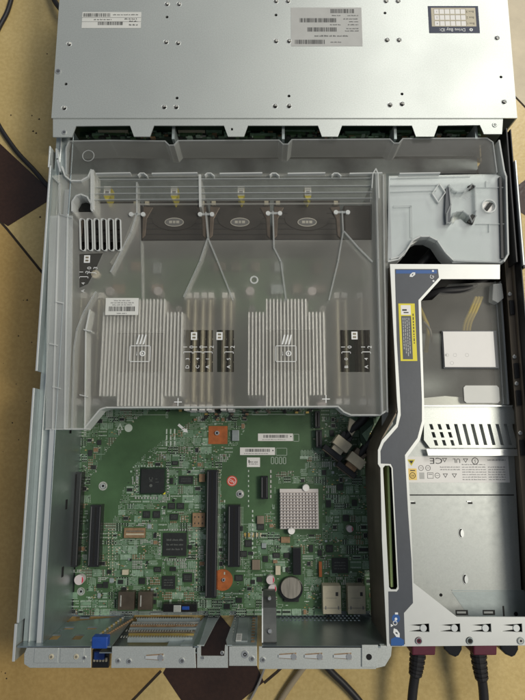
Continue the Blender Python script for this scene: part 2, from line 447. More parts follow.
for px,py,r in ((84,658,1.8),(118,661,2),(129,661.5,2.2),(182,661,2.4),(245,654.5,3.2),(252,659,2.4),(263,660,2.2),(222,653,1.6),(203,658,1.2)): screwhead(px,py,r,zf+.25,ch)
# tongue clips on flange
def tongue(px,py,z,parent,k='galv',s_=1.):
    t=B(); x,y=at(px,py,z)
    t.prism([(x-8*s_,y+1.6*s_),(x+6*s_,y+2.6*s_),(x+6*s_,y-2.6*s_),(x-8*s_,y-1.6*s_)],z+.02,z+.3,'hole' if k!='galv' else 'tan')
    t.prism([(x-8.6*s_,y+1*s_),(x+3*s_,y+1.7*s_),(x+3*s_,y-1.7*s_),(x-8.6*s_,y-1*s_)],z+.4,z+1.0,'bright')
    t.cyl(x+4*s_,y,z+.3,z+1.6,2.3*s_,'screw',n=16)
    t.build('spring_tongue',parent)
tongue(156,657,zf,ch); tongue(289,656,zf,ch); tongue(315,656,zf,ch); tongue(344,656,zf,ch)
# slot bracket beside the gap, and slanting bracket
b=B()
x0=wx(228);x1=wx(258)
b.box(x0+1,x1-1,YR-1,YR,2,86,'galvp')
for i in range(9):
    z=10+i*8; b.box(x1-6,x1-3,YR,YR+.4,z,z+4,'tan'); b.box(x0+2,x0+3,YR,YR+.5,z,z+3,'tin')
b.box(x0+6,x1-9,YR,YR+1.2,14,78,'galvp')
b.build('slot_cover',ch,bevel=.3)
xx,zz=atY(239,637,YR+1.5); b=B(); b.box(xx-2.4,xx+2.4,YR+1.2,YR+1.5,zz-9,zz+9,'paper')
for q in range(6): b.box(xx-1.6,xx+1.6,YR+1.5,YR+1.6,zz-7+q*2.5,zz-6.2+q*2.5,'inkg')
b.build('sticker',ch)
b=B()
p=[atY(x,y,YR-1) for x,y in ((197,645),(204,645),(216,622),(221,614),(212,613),(203,618),(180,645))]
vprism(b,p,[],YR-2,YR-1,'galvd')
b.box(wx(166),wx(196),YR-3,YR-2,30,86,'galvd')
b.build('slanted_bracket',ch,bevel=.3)
b=B(); p=[atY(x,y,YR+1) for x,y in ((227,645),(232,645),(234,618),(226,640))]
vprism(b,p,[],YR+.3,YR+1,'galvd'); b.build('slanted_bracket',ch)
# upright curved holder beside battery
b=B()
x0,x1=at(263,620,60)[0],at(276,620,60)[0]
pts=[(-134,26),(-131,44),(-133,56),(-140,66),(-151,74),(-163,80)]
for (ya,za),(yb,zb) in zip(pts,pts[1:]):
    b.add([(x0,ya,za),(x1,ya,za),(x1,yb,zb),(x0,yb,zb),(x0,ya-1,za-1),(x1,ya-1,za-1),(x1,yb-1,zb-1),(x0,yb-1,zb-1)],[(0,1,2,3),(7,6,5,4),(0,3,7,4),(1,5,6,2)],'holder')
    b.add([(x0-1,ya,za+2),(x0,ya,za+2),(x0,yb,zb+2),(x0-1,yb,zb+2),(x0-1,ya,za-4),(x0,ya,za-4),(x0,yb,zb-4),(x0-1,yb,zb-4)],[(0,1,2,3),(4,5,1,0),(3,2,6,7),(0,3,7,4),(1,5,6,2)],'bright')
b.cyl((x0+x1)/2,-155,76,79,1.6,'screw'); b.cyl((x0+x1)/2,-133,60,64,1.4,'screw')
b.build('card_retainer',ch)
# dark divider below riser
# ================================================================== DRIVE BAY COVER
cv=thing('drive_bay_cover','large flat galvanised lid over the drive bays at the top of the picture','metal cover')
cv.location=(0.02,.4,.087)
zc=88
dimples=[(167,4),(179,4),(166,42),(178,43),(69,44),(64,108),(164,107),(176,107),(276,41),(289,41),(276,1),(288,1),(275,106),(289,106),(386,1),(398,1),(387,40),(399,40),(390,105),(402,104),(497,38),(504,102)]
smalls=[(167,17),(66,84),(177,98),(276,15),(289,96),(385,13),(402,94),(501,77)]
b=B()
yT=at(262,118,zc)[1]
xl=XL-1; xr=245
L=[circ(x,y,2.5,zc,14) for x,y in dimples]+[circ(x,y,1.5,zc,10) for x,y in smalls]
b.prism([(xl,yT),(xr,yT),(xr,520),(xl,520)],zc-1.2,zc,'galv',L)
b.box(xl,xl+1.2,yT,520,2,zc-1.2,'galv'); b.box(xr-1.2,xr,yT,520,2,zc-1.2,'galv')
b.build('lid',cv)
for px,py in dimples:
    d=B(); x,y=at(px,py,zc); d.cyl(x,y,zc-2.6,zc-.02,1.5,'screw',r1=2.55,n=16,cap=False); d.cyl(x,y,zc-3,zc-2.5,1.9,'hole',n=12); d.ring(x,y,zc-.1,2.6,.35,'bright',n=16)
    d.build('rivet',cv,smooth=True)
for px,py in smalls:
    d=B(); x,y=at(px,py,zc); d.cyl(x,y,zc-2.4,zc-1.6,1.8,'hole',n=12); d.build('pin_hole',cv)
screwhead(58,71,3,zc,cv,'screw')
# front lip with trapezoid tabs
zl=87
b=B()
lip=[(53,118.5),(53,137),(72,137),(76,126)]
for a0,a1 in ((131,154),(225,248),(319,342),(413,438)):
    lip += [(a0-1,125.5),(a0+3,136.5),(a1-4,136.5),(a1,125.5)]
lip += [(480,125),(484,134),(502,134),(503,118.5)]
b.pprism(lip,zl-1.2,zl,'galv',[[(231,128),(233,128),(233,130.4),(231,130.4)]])
b.build('front_lip',cv)
screwhead(64,132,2.4,zl,cv); screwhead(495,124.5,2.6,zl,cv,'galv')
# stickers
def sticker(a,b_,c,d,z,k,parent,fn=None,rot=0,name='sticker'):
    s_=B(); x0,x1,y0,y1=rect(a,b_,c,d,z); s_.box(x0,x1,y0,y1,z-.15,z,k)
    if fn: fn(s_,x0,x1,y0,y1,z+.02)
    return s_.build(name,parent)
def st1(s_,x0,x1,y0,y1,z):
    w=x1-x0;h=y1-y0
    barcode(s_,x0+1,x0+w*.48,y1-h*.3,y1-h*.08,z); micro(s_,x0+w*.52,x1-3,y1-h*.17,z,1.3,'ink')
    micro(s_,x0+w*.2,x0+w*.5,y1-h*.47,z,1.5,'ink'); micro(s_,x0+w*.72,x1-4,y1-h*.43,z,1.6,'ink')
    barcode(s_,x0+w*.27,x0+w*.7,y0+h*.18,y0+h*.4,z); micro(s_,x0+w*.8,x1-3,y0+h*.42,z,1.6,'ink'); micro(s_,x0+w*.8,x1-3,y0+h*.2,z,1.8,'ink')
    s_.box(x0,x1,y1-h*.36,y1-h*.34,z,z+.03,'inkg'); s_.box(x0,x1,y1-h*.62,y1-h*.6,z,z+.03,'inkg')
sticker(82,12,141,28,zc+.2,'paper',cv,st1)
def st2(s_,x0,x1,y0,y1,z):
    w=x1-x0;h=y1-y0
    for u0,u1,v in ((.56,.9,.9),(.12,.64,.66),(.23,.64,.42),(.05,.47,.1)):
        barcode(s_,x0+w*u0,x0+w*u1,y0+h*(v-.05),y0+h*(v+.06),z)
    for u0,u1,v in ((.8,.95,.79),(.58,.7,.79),(.74,.95,.70),(.82,.95,.63),(.55,.7,.55),(.8,.95,.55),(.78,.95,.45),(.76,.95,.39),(.55,.7,.10)):
        micro(s_,x0+w*u0,x0+w*u1,y0+h*v,z,1.25,'ink')
    micro(s_,x0+w*.33,x0+w*.8,y0+h*.26,z,1.6,'ink')
sticker(291,7.5,362,46,zc+.2,'paperg',cv,st2)
def st3(s_,x0,x1,y0,y1,z):
    w=x1-x0;h=y1-y0
    s_.box(x0+w*.06,x1-w*.06,y0+h*.24,y1-h*.07,z,z+.05,'cream')
    for r_ in range(3):
        yy=y0+h*(.35+.22*r_)
        s_.text('Box %d'%(r_+1),x1-w*.17,yy,z+.1,3.2,'ink',180)
        for c_ in range(6):
            xx=x0+w*(.12+.105*c_); s_.box(xx,xx+w*.09,yy-h*.085,yy+h*.085,z+.05,z+.08,'paperw')
        for c_ in range(7):
            xx=x0+w*(.115+.105*c_); s_.box(xx,xx+.2,yy-h*.09,yy+h*.09,z+.05,z+.1,'ink')
        s_.text('421'[r_],x0+w*.17,yy,z+.12,2.6,'ink',180)
        s_.box(x0+w*.115,x0+w*.745,yy+h*.095,yy+h*.10,z+.05,z+.1,'ink')
    s_.text('Drive Bay ID:',x0+w*.46,y0+h*.12,z+.1,5.0,'wprint',180,sx=.95)
    s_.cyl(x1-w*.17,y0+h*.12,z,z+.1,1.7,'wprint',n=14); s_.box(x1-w*.17-.4,x1-w*.17+.4,y0+h*.12-.8,y0+h*.12+1,z+.1,z+.14,'navy')
sticker(428.5,6,479,33,zc+.2,'navy',cv,st3)
# ================================================================== DRIVE BACKPLANE seen through the slit
bp=thing('backplane_board','green circuit board glimpsed in the slit below the drive bay lid','circuit board')
bp.location=(0.02,.315,.002)
b=B(); yb=at(262,123,70)[1]; b.box(XL+8,XR-8,yb-2,yb,4,70,'pcbd')
x0,x1,y0,y1=rect(80,127,480,137,56); b.box(x0,x1,y0,y1,54.5,56,'pcbd'); b.build('board',bp)
b=B()
for i in range(520):
    px=rnd.uniform(85,478); py=rnd.uniform(126,137); z=56+rnd.uniform(.3,5); k=rnd.choice(['chip','chip','pad','pcb','pcb','pad2','dim','tan','tin','pour'])
    s1=rnd.uniform(1,6); b.pbox(px,py,px+s1,py+rnd.uniform(.6,2),56,z,k)
tag(b.build('solder_detail',bp),kind='stuff')
for a0,a1,py in ((98,128,130),(178,205,130),(206,222,130),(250,276,133),(285,315,129),(345,370,131),(390,412,130),(445,465,129),(92,104,133),(372,385,133)):
    b=B(); b.pbox(a0,py,a1,py+2.2,56,61,'cream' if a0 in(178,98) else 'pad2'); b.pbox(a0+2,py+2.5,a1-3,py+4.5,56,60,'pcb'); b.build('connector',bp)
for px in (173,283,395,476):
    b=B(); b.pbox(px-1,125,px+1.6,139,50,80,'galvd'); b.build('spacer',bp)
# ================================================================== FANS
fans=thing('cooling_fan','black cooling fan with oval badge under the baffle, leftmost of the row','cooling fan')
def fan(a0,a1,label,i,badge):
    f=thing('cooling_fan',label,'cooling fan',((a0+a1)/2,225),'cooling fans under the clear baffle')
    z=58
    b=B(); x0,x1,y0,y1=rect(a0,204,a1,242,z); y1b=y1+4
    b.box(x0,x1,y0,y1b,8,z,'fan')
    for q in range(6): b.box(x0+2,x1-2,y0+2+q*5.5,y0+3+q*5.5,z,z+.5,'black')
    b.build('housing',f,bevel=2)
    b=B(); xc,yc=(x0+x1)/2,(y0+y1)/2+4
    b.prism([(xc+22*math.cos(t/24*2*math.pi),yc+12*math.sin(t/24*2*math.pi)) for t in range(24)],z+.4,z+1.2,'fan'); hub=b.build('hub_plate',f)
    if badge:
        b=B(); b.prism([(xc+9.5*math.cos(t/28*2*math.pi),yc-4+4.6*math.sin(t/28*2*math.pi)) for t in range(28)],z+1.2,z+2,'fanb')
        b.prism([(xc+8.6*math.cos(t/28*2*math.pi),yc-4+3.8*math.sin(t/28*2*math.pi)) for t in range(28)],z+2,z+2.1,'inkg')
        b.box(xc-5,xc+5,yc-5.2,yc-2.6,z+2.1,z+2.2,'fanb'); b.box(xc-2,xc-1.2,yc-5.6,yc-2,z+2.2,z+2.3,'inkg'); b.box(xc+1.2,xc+2,yc-5.6,yc-2,z+2.2,z+2.3,'inkg'); b.build('badge',hub)
    for s_ in (-1,1):
        b=B(); b.box(xc+s_*(x1-x0)*.44-2,xc+s_*(x1-x0)*.44+2,y1-2,y1+2,z,z+3,'cream'); b.build('clip',f)
    b=B()
    for s_ in (-1,1):
        xe=xc+s_*(x1-x0)*.5
        b.prism([(xe,y1-3),(xe-s_*10,y1-4),(xe-s_*4,y1-16),(xe-s_*3,y0+6),(xe,y0+3)],z-.5,z+1.4,'glint')
    b.build('corner_glint',f,bevel=.6)  # added plates that paint the brown glow between the fans
    b=B()
    zz=z+14; p=badge_px[i]
    x_,y_=at(p,195,zz)
    b.prism([(x_-3.2,y_+9),(x_+3.2,y_+9),(x_+3.2,y_-1),(x_,y_-7),(x_-3.2,y_-1)],z,zz-.1,'yel2')
    b.box(x_-3.2,x_+3.2,y_-.6,y_+9,zz-.1,zz+.1,'paper'); b.box(x_-1.8,x_+1.8,y_+.8,y_+4,zz+.1,zz+.15,'inkg'); b.box(x_-2.4,x_+2.4,y_+5,y_+5.4,zz+.1,zz+.15,'inkg'); 
    b.build('release_tab',f)
bpy.data.objects.remove(fans)
badge_px=[107,174,241,308,345]
fan(80,139,'dark cooling fan behind the slotted vent grille, no badge in view, leftmost of the row',0,False)
fan(143,206,'black cooling fan with oval badge directly right of the slotted vent side',1,True)
fan(210,270,'black cooling fan with oval badge, middle one of the row below the lid',2,True)
fan(274,340,'black cooling fan with oval badge, the right-hand badge of the three',3,True)
b=B(); b.pbox(344,205,376,240,8,58,'fan'); f=b.build('fan_blank',bevel=1.5)
tag(f,'plain dark filler block right of the badged fans, beside the upright clear wall','filler block')
# ================================================================== MOTHERBOARD
mb=thing('motherboard','large green motherboard crowded with chips and sockets on the case floor','motherboard')
mb.location=(-.01,-.06,.006)
ZB=9.
bx0=XL+19.8; bx1=at(392,520,ZB)[0]; by0=at(200,611,ZB)[1]; by1=at(200,255,ZB)[1]
b=B(); b.box(bx0,bx1,by0,by1,ZB-1.6,ZB,'pcb'); b.build('board',mb)
plainA=[(128,425),(150,411),(204,411),(166,438),(146,452),(128,472),(120,500),(112,522),(92,520),(90,480),(108,450)]
plainB=[(250,412),(312,412),(312,452),(300,470),(276,472),(272,505),(258,520),(242,520),(222,500),(222,470),(242,440)]
def inside(p,poly):
    x,y=p; r_=False
    for i in range(len(poly)):
        x1,y1=poly[i];x2,y2=poly[i-1]
        if (y1>y)!=(y2>y) and x<(x2-x1)*(y-y1)/(y2-y1)+x1: r_=not r_
    return r_
avoid=[]   # px rects occupied by named parts
def part(name,a,b_,c,d,h,k,bevel=.2,fn=None,label=None,z0=ZB):
    s_=B(); s_.pbox(a,b_,c,d,z0,z0+h,k)
    if fn:
        x0,x1,y0,y1=rect(a,b_,c,d,z0+h); fn(s_,x0,x1,y0,y1,z0+h)
    o=s_.build(name,mb,bevel=bevel); avoid.append((a-1,b_-1,c+1,d+1))
    if label: o['label']=label
    return o
def slotfn(s_,x0,x1,y0,y1,z):
    xc=(x0+x1)/2
    s_.box(xc-.8,xc+.8,y0+2,y1-2,z-.02,z+.05,'hole'); s_.box(x0+.8,x0+1.3,y0+1.5,y1-1.5,z,z+.12,'inkg')
    s_.box(x1-1.2,x1-.9,y0+1.5,y1-1.5,z,z+.1,'inkg')
for a in ((68,472,79.5,567),(89,505,100,567),(206,470,217,598),(228,505,240,567)):
    es=part('expansion_slot',*a,11,'blackg',.4,slotfn)
    s_=B(); x0,x1,y0,y1=rect(*a,ZB)
    y=y0+2
    while y<y1-2: s_.box(x1+.2,x1+1.4,y,y+.5,ZB,ZB+.5,'tin'); s_.box(x1+2.2,x1+3.1,y,y+.6,ZB,ZB+.2,'pad'); y+=1.35
    s_.build('solder_row',es)
for a in ((261,476,268,499),(315,411,320,428),(316,430,322,448),(293,548,301,575)):
    part('socket',*a,7,'blackg',.3,slotfn if a[0]<290 or a[0]>310 else None)
def bigchip(s_,x0,x1,y0,y1,z):
    s_.box(x0-1.5,x1+1.5,y0-1.5,y1+1.5,ZB,ZB+.5,'pcbd')
    xc,yc=(x0+x1)/2,(y0+y1)/2
    s_.text('iC',xc-1.5,yc+1.5,z+.05,5,'chipg',90); s_.cyl(xc-1.5,yc-4.5,z,z+.06,1.5,'chipg'); micro(s_,xc+3,xc+5,yc+2,z,.9,'chipg'); micro(s_,xc+3,xc+6,yc-1,z,.9,'chipg')
    s_.prism([(x1-1.2,y0-1.4),(x1+1.4,y0-1.4),(x1+1.4,y0+1)],ZB+.5,ZB+.7,'yellow')
part('processor_chip',141,469,164,493,2.2,'chip',.2,bigchip)
def chipmark(s_,x0,x1,y0,y1,z):
    w=x1-x0
    for q in (.3,.5,.7): 
        if w>6: micro(s_,x0+w*.15,x1-w*.15,y0+(y1-y0)*q,z,max(.5,(y1-y0)*.08),'chipg')
for a in ((163,533,186.5,556),(162,576,175,589),(183,573.5,192,582),(179,476,193,484),(168,503,175,509),(177,503,184,509),(143,511,150,518),(153,511,160,518),(170,514,178,520),(172,461,178,465),(170,478,173,484),
          (208,566,210,575),(235,575,243,581),(263,556,268,562),(262,545,266,549),(273,553,280,558),(284,553,290,558),(257,577,262,582),(251,580,255,584),(257,524,264,530),(237,526,243,531),(326,545,333,552),(332,558,348,573),(337,484,343,490),(343,515,349,521),(352,500,357,506),
          (103,582,108,588),(118,580,123,584),(139,578,145,584),(154,567,161,572),(170,567,176,571),(107,570,111,574),(97,584,102,588),(309,545,313,552),(318,550,322,556),(240,551,247,557),(188,545,192,549),(88,450,92,456),(97,440,101,445),(325,452,329,457),(330,430,334,436),(322,470,326,475),(326,500,331,507),(245,540,252,547),(150,600,156,604),(224,604,230,609),(236,598,242,603)):
    part('chip',*a,1.2,'chip',.1,chipmark)
# insulators, screws, stickers
o=part('insulating_pad',208.5,426,227.5,444,.5,'copper',0)
s_=B(); s_.pcyl(222.5,580,10,ZB,ZB+.5,'copper',n=28); s_.build('insulating_pad',mb)
avoid+=[(212,568,236,592),(225,474,238,488),(234,488,246,500),(97,480,109,492),(73,573,86,598)]
def bscrew(px,py,r,k='screw'):
    s_=B(); s_.pcyl(px,py,r*1.45,ZB,ZB+.15,'tin',n=20); s_.pcyl(px,py,r,ZB+.5,ZB+2.2,k,r1=r*.8,n=18); x,y=at(px,py,ZB+2.2); s_.cyl(x,y,ZB+2.2,ZB+2.3,r*.45,'hole',n=6); s_.build('screw',mb)
for px,py,r in ((217,433,2.7),(223.5,580,2),(240,494,2.8),(103,486,3),(81,591.5,2.6)): bscrew(px,py,r)
s_=B(); s_.pcyl(232,481,5.2,ZB,ZB+.4,'red',n=24); s_.ring(*at(232,481,ZB+.45),ZB+.45,3.8,.3,'paperw')
x,y=at(232,481,ZB+.6); s_.text('NO',x,y,ZB+.6,3.6,'paperw',150); s_.build('round_sticker',mb)
def cap(px,py,r,h,parent=mb):
    s_=B(); s_.pcyl(px,py,r,ZB,ZB+h,'caps',n=22)
    x,y=at(px,py,ZB+h)
    seg=[(x+r*.92*math.cos(t),y+r*.92*math.sin(t)) for t in [(-.9+1.8*i/8) for i in range(9)]]
    s_.prism(seg,ZB+h,ZB+h+.06,'pink'); s_.build('capacitor',mb); avoid.append((px-6,py-6,px+6,py+6))
cap(79,580,4.6,7); cap(270.5,580,4,7); cap(272.5,589,4,7); cap(350,529,3.2,7)
# battery
bh=s_=B(); s_.pcyl(291,589,11.5,ZB,ZB+3.5,'blackg',n=32); s_.pbox(284,594,299,602,ZB,ZB+3,'black'); bh=s_.build('battery_holder',mb,bevel=.3)
s_=B(); s_.pcyl(291,588,10,ZB+3.6,ZB+5.4,'cell',r1=9.6,n=36); s_.build('coin_battery',bh,smooth=False); avoid.append((278,574,304,604))
# small passive heat sink
s_=B(); s_.pbox(280,489,318.5,529,ZB,ZB+4,'sink'); x0,x1,y0,y1=rect(280,489,318.5,529,ZB+9)
s_.box(x0,x1,y1-3.4,y1-.2,ZB+4,ZB+5,'sink')
n=12
for i in range(n):
    for j in range(n):
        xx=x0+(i+.5)*(x1-x0)/n; yy=y0+(j+.5)*(y1-3.4-y0)/n; s_.box(xx-.95,xx+.95,yy-.75,yy+.75,ZB+4,ZB+9,'sink')
s_.build('chipset_heat_sink',mb); avoid.append((276,484,322,534))
for px,py in ((306,488),(291.5,531)):
    s_=B(); s_.pcyl(px,py,3.7,ZB+3,ZB+7,'paperw',r1=3.2,n=20); s_.build('push_pin',mb)
part('tan_inductor',192.5,513,205,527,3,'tan',.3,lambda s_,x0,x1,y0,y1,z:[s_.box(x0+(x1-x0)*u,x0+(x1-x0)*u+1,y0+(y1-y0)*v,y0+(y1-y0)*v+1.6,z,z+.1,'chip') for u in (.15,.45,.75) for v in (.2,.65)])
part('edge_connector',124,528,145,538,3,'tan',.2,lambda s_,x0,x1,y0,y1,z:(s_.box(x0+2,x1-1,y0+(y1-y0)*.3,y0+(y1-y0)*.45,z,z+.2,'cream'),s_.box(x0+2,x1-1,y0+(y1-y0)*.6,y0+(y1-y0)*.75,z,z+.2,'brown')))
part('inductor',232,430,239,441,3,'galvp',.3); part('inductor',199,474,205,482,3,'tan',.3); part('inductor',257,516,264,524,3,'brown',.3); part('inductor',252,560,260,570,3,'brown',.3); part('inductor',281,537,290,543,2.5,'tan',.3)
part('white_socket',275.5,566,280.5,575,4,'cream',.2); part('white_socket',122,570,128,575,4,'cream',.2); part('white_socket',319,562,322,577,4,'copper',.2)
part('usb_port',118,592,134,610,8,'brownd',.4,lambda s_,x0,x1,y0,y1,z:s_.box(x0+2,x0+3.2,y0+3,y1-3,z,z+.3,'tin'))
part('usb_port',138,592,152,610,8,'brownd',.4,lambda s_,x0,x1,y0,y1,z:s_.box(x0+2,x0+3.2,y0+3,y1-3,z,z+.3,'tin'))
part('serial_port',163,604,197,612,9,'blackg',.4,lambda s_,x0,x1,y0,y1,z:(s_.box(x0+10,x0+17,y0,y1-1,z,z+.8,'galv'),s_.box(x0+18,x0+25,y0+2,y1-2,z,z+.6,'blue')))
def rj(s_,x0,x1,y0,y1,z):
    s_.box(x1-5,x1-2.5,y1-9,y1-5.5,z,z+.1,'ink'); s_.box(x0,x1,y0+5,y0+5.4,z,z+.1,'inkg'); s_.box(x0+2,x0+3,y0+4,y0+7,z,z+.3,'inkg'); s_.box(x1-3,x1-2,y0+4,y0+7,z,z+.3,'inkg'); s_.box(x0+3,x1-4,y1-11,y1-10.7,z,z+.1,'inkg')
for a in ((323,586,341,614),(348,586,365.5,614)):
    part('network_port',*a,13,'cream',.4,rj)
def bl(s_,x0,x1,y0,y1,z):
    w=x1-x0;h=y1-y0; barcode(s_,x0+w*.15,x0+w*.85,y0+h*.42,y0+h*.82,z+.01); micro(s_,x0+w*.12,x0+w*.8,y0+h*.2,z+.01,.9,'inkg'); s_.cyl(x1-w*.06,y0+h*.6,z,z+.05,.7,'ink',n=10)
part('barcode_sticker',258,433.5,293,441,.3,'paperw',0,bl); part('barcode_sticker',240,447.5,275,455,.3,'paperw',0,bl)
part('barcode_sticker',247,457.5,260,467,.3,'paperw',0,lambda s_,x0,x1,y0,y1,z:(micro(s_,x0+2,x1-2,y0+5,z+.01,1.2,'ink'),micro(s_,x0+2,x1-2,y0+3,z+.01,1,'ink'),s_.box(x0+1.5,x0+2.5,y0+4,y0+7,z+.01,z+.05,'ink')))
def outline(s_,a,b_,c,d,k='silk',w=.35,z=ZB+.05):
    x0,x1,y0,y1=rect(a,b_,c,d,z)
    for q in ((x0,x1,y0,y0+w),(x0,x1,y1-w,y1),(x0,x0+w,y0,y1),(x1-w,x1,y0,y1)): s_.box(*q,ZB,z,k)
# silkscreen & copper detail
s_=B()
def plankton(px,py): return inside((px,py),plainA) or inside((px,py),plainB)
outline(s_,276,448,287,455.5); outline(s_,293.5,434,299,441.5); outline(s_,122,539,135,546); outline(s_,136,539,146,546); outline(s_,166,412,168,418); outline(s_,252,412,268,415); outline(s_,286,411,305,415)
outline(s_,232,411,304,414.5); outline(s_,120,409,168,415)
for i in range(5): outline(s_,181+i*3.4,434,184+i*3.4,445,'pad',.5)
for i in range(9): outline(s_,184+i*3,449,186+i*3,454,'pad',.4)
for i in range(4): outline(s_,271+i*4,457,274+i*4,464,'silk',.5)
for i in range(6): outline(s_,301+i*3,450,303+i*3,456,'pad',.5); 
s_.pbox(182,470,204,475,ZB,ZB+.08,'pad2'); s_.pbox(300,456,318,459,ZB,ZB+.08,'pad')
x,y=at(183.5,429,ZB+.1)
a0=math.radians(-40); d=lambda u,v:(x+u*math.cos(a0)-v*math.sin(a0),y+u*math.sin(a0)+v*math.cos(a0))
tag(s_.build('silkscreen_print',mb)); s_=B(); s_.prism([d(-7,-1.3),d(1.5,-1.3),d(1.5,-3.2),d(6,0),d(1.5,3.2),d(1.5,1.3),d(-7,1.3)],ZB,ZB+.12,'wprint')
s_.build('printed_arrow',mb); s_=B(); x,y=at(128.5,428,ZB+.1); s_.cyl(x,y,ZB,ZB+.12,4,'silk',n=20)
s_.build('printed_dot',mb); s_=B(); x,y=at(120,427,ZB+.1); s_.prism([(x-3.5,y-3),(x+3.5,y-3),(x,y+4)],ZB,ZB+.12,'silk',[[(x-1.8,y-2),(x+1.8,y-2),(x,y+1.8)]])
s_.build('printed_triangle',mb); s_=B()
for k in range(3): 
    for py in (431,437,443): s_.pbox(166+k*4,py-2,167.3+k*4,py+3,ZB,ZB+.1,'silk'); 
s_.build('printed_bars',mb)
s_=B()
def free(px,py,pad=0):
    if plankton(px,py): return False
    for a,b_,c,d in avoid:
        if a-pad<px<c+pad and b_-pad<py<d+pad: return False
    return True
cnt=0
def jagged(): pass
smd=[]
def q_(px,py,w,h,k,z=None):
    if free(px,py) and free(px+w,py+h): s_.pbox(px,py,px+w,py+h,ZB,ZB+(z or rnd.choice((.08,.1,.12)))+rnd.uniform(0,.02),k)
def c_(px,py,w,h,hh,k):
    if free(px,py,.3) and free(px+w,py+h,.3): smd.append((px,py,w,h,hh,k))
gy=403.
while gy<611:
    gh=rnd.choice((6,7.5,9))
    gx=70.
    while gx<380:
        gw=rnd.choice((6,8,10,12)); r_=rnd.random()
        if rnd.random()<.75: q_(gx+.3,gy+.3,gw-.8,gh-.8,rnd.choice(('pour','pour','pcb','pad2')),.05)
        if r_<.22:      # ranks of small resistors and capacitors, some turned
            v=rnd.random()<.5; k=rnd.choice(('chip','tan','chip','tin','brown'))
            a,b2=(2.6,1.7) if not v else (1.7,2.7)
            y=gy+.4
            while y<gy+gh-1:
                x=gx+.4
                while x<gx+gw-1:
                    if rnd.random()<.86:
                        w,h=(1.7,.8) if not v else (.8,1.7)
                        c_(x,y,w,h,.55,k)
                        if v: q_(x-.15,y-.35,1.1,.4,'silk'); q_(x-.15,y+1.65,1.1,.4,'silk')
                        else: q_(x-.4,y-.1,.4,1,'silk'); q_(x+1.7,y-.1,.4,1,'silk')
                    x+=a
                y+=b2
        elif r_<.36:    # little chip with legs
            w=min(gw-3,rnd.uniform(2.6,5)); h=min(gh-3,rnd.uniform(2.6,4.5)); c_(gx+1.5,gy+1.5,w,h,1.1,rnd.choice(('chip','chip','chip','tan','galvd')))
            x=gx+1.7
            while x<gx+1.3+w: q_(x,gy+.6,.45,.9,'tin'); q_(x,gy+1.5+h,.45,.9,'tin'); x+=.95
            for k in range(3): c_(gx+w+2.2,gy+1+k*1.9,1.2,.8,.5,rnd.choice(('tan','chip','cream')))
        elif r_<.58:    # bundle of parallel tracks
            v=rnd.random()<.5; n_=int((gw if v else gh)/1.05); kk=rnd.choice(('pad2','pad','pad'))
            for t in range(n_):
                if v: q_(gx+t*1.05,gy+rnd.uniform(0,1.5),.42,gh-rnd.uniform(1,2.5),kk)
                else: q_(gx+rnd.uniform(0,1.5),gy+t*1.05,gw-rnd.uniform(1,2.5),.42,kk)
        elif r_<.76:    # field of vias
            y=gy+.5
            while y<gy+gh-.5:
                x=gx+.5
                while x<gx+gw-.5:
                    if rnd.random()<.8: q_(x,y,.65,.6,rnd.choice(('pad','pad','silk','tin')))
                    x+=1.45
                y+=1.4
        elif r_<.88:    # footprint outline with two ranks of pads
            x=gx+.8
            while x<gx+gw-1: q_(x,gy+1,.55,1.3,'silk'); q_(x,gy+gh-2.6,.55,1.3,'silk'); x+=1.2
            if rnd.random()<.5: c_(gx+1,gy+2.8,gw-2.6,max(1,gh-6),.9,rnd.choice(('chip','pad2','chip')))
        else:
            for t in range(7):
                if rnd.random()<.5: q_(gx+rnd.uniform(0,gw-1),gy+rnd.uniform(0,gh-1),rnd.uniform(.6,2.4),rnd.uniform(.4,1),rnd.choice(('silk','pad','pad2')))
                else: c_(gx+rnd.uniform(0,gw-1),gy+rnd.uniform(0,gh-1),1.6,.8,.5,rnd.choice(('cream','tan','gold','chip','tin')))
        gx+=gw
    gy+=gh
for i in range(1500):
    q_(rnd.uniform(70,379),rnd.uniform(403,610),rnd.choice((.6,.9,1.4)),rnd.choice((.5,.8)),rnd.choice(('silk','silk','chip','tin','dim')),.3)
for (px,py,ln,k) in [(250,474,16,'pad'),(256,480,10,'pad2'),(100,446,14,'pad2'),(96,520,30,'pad2')]:
    for t in range(4): q_(px+t*1.3,py,.4,ln,k)
tag(s_.build('copper_traces',mb),kind='stuff')
# small surface-mount parts: the 100 largest as individual parts, the rest one stuff part
# organised rows first
for (px,py,n,dx,dy,w,h,k) in ((196,530,15,0,4,1,1.6,'cream'),(199,530,15,0,4,1,1.6,'pad'),(108,529,16,0,3,1,1.1,'cream'),(112,529,16,0,3,1,1.1,'cream'),(115,529,12,0,3,1,1.1,'pad'),(135,465,10,3,0,1.4,2,'pad'),(135,497,10,3,0,1.4,2,'tin'),(136,470,8,0,3,1.4,1.2,'tin'),(167,470,8,0,3,2,1.4,'tin'),(159,535,7,0,3,1.6,1.5,'tin'),(189,535,8,0,3,1.6,1.5,'tin'),(164,559,9,2.6,0,1.2,1.8,'tin'),(164,529,9,2.6,0,1.2,1.6,'tin'),(244,533,4,4,0,2,4,'gold'),(248,533,4,4,0,1.5,4,'cream'),(270,470,6,0,5,1.5,3,'tin'),(252,510,12,0,4.6,1.2,2.4,'silk'),(224,500,14,0,6,1.1,2.6,'silk'),(248,470,8,0,5,1,2,'silk')):
    for i in range(n): smd.append((px+i*dx,py+i*dy,w,h,.6,k))
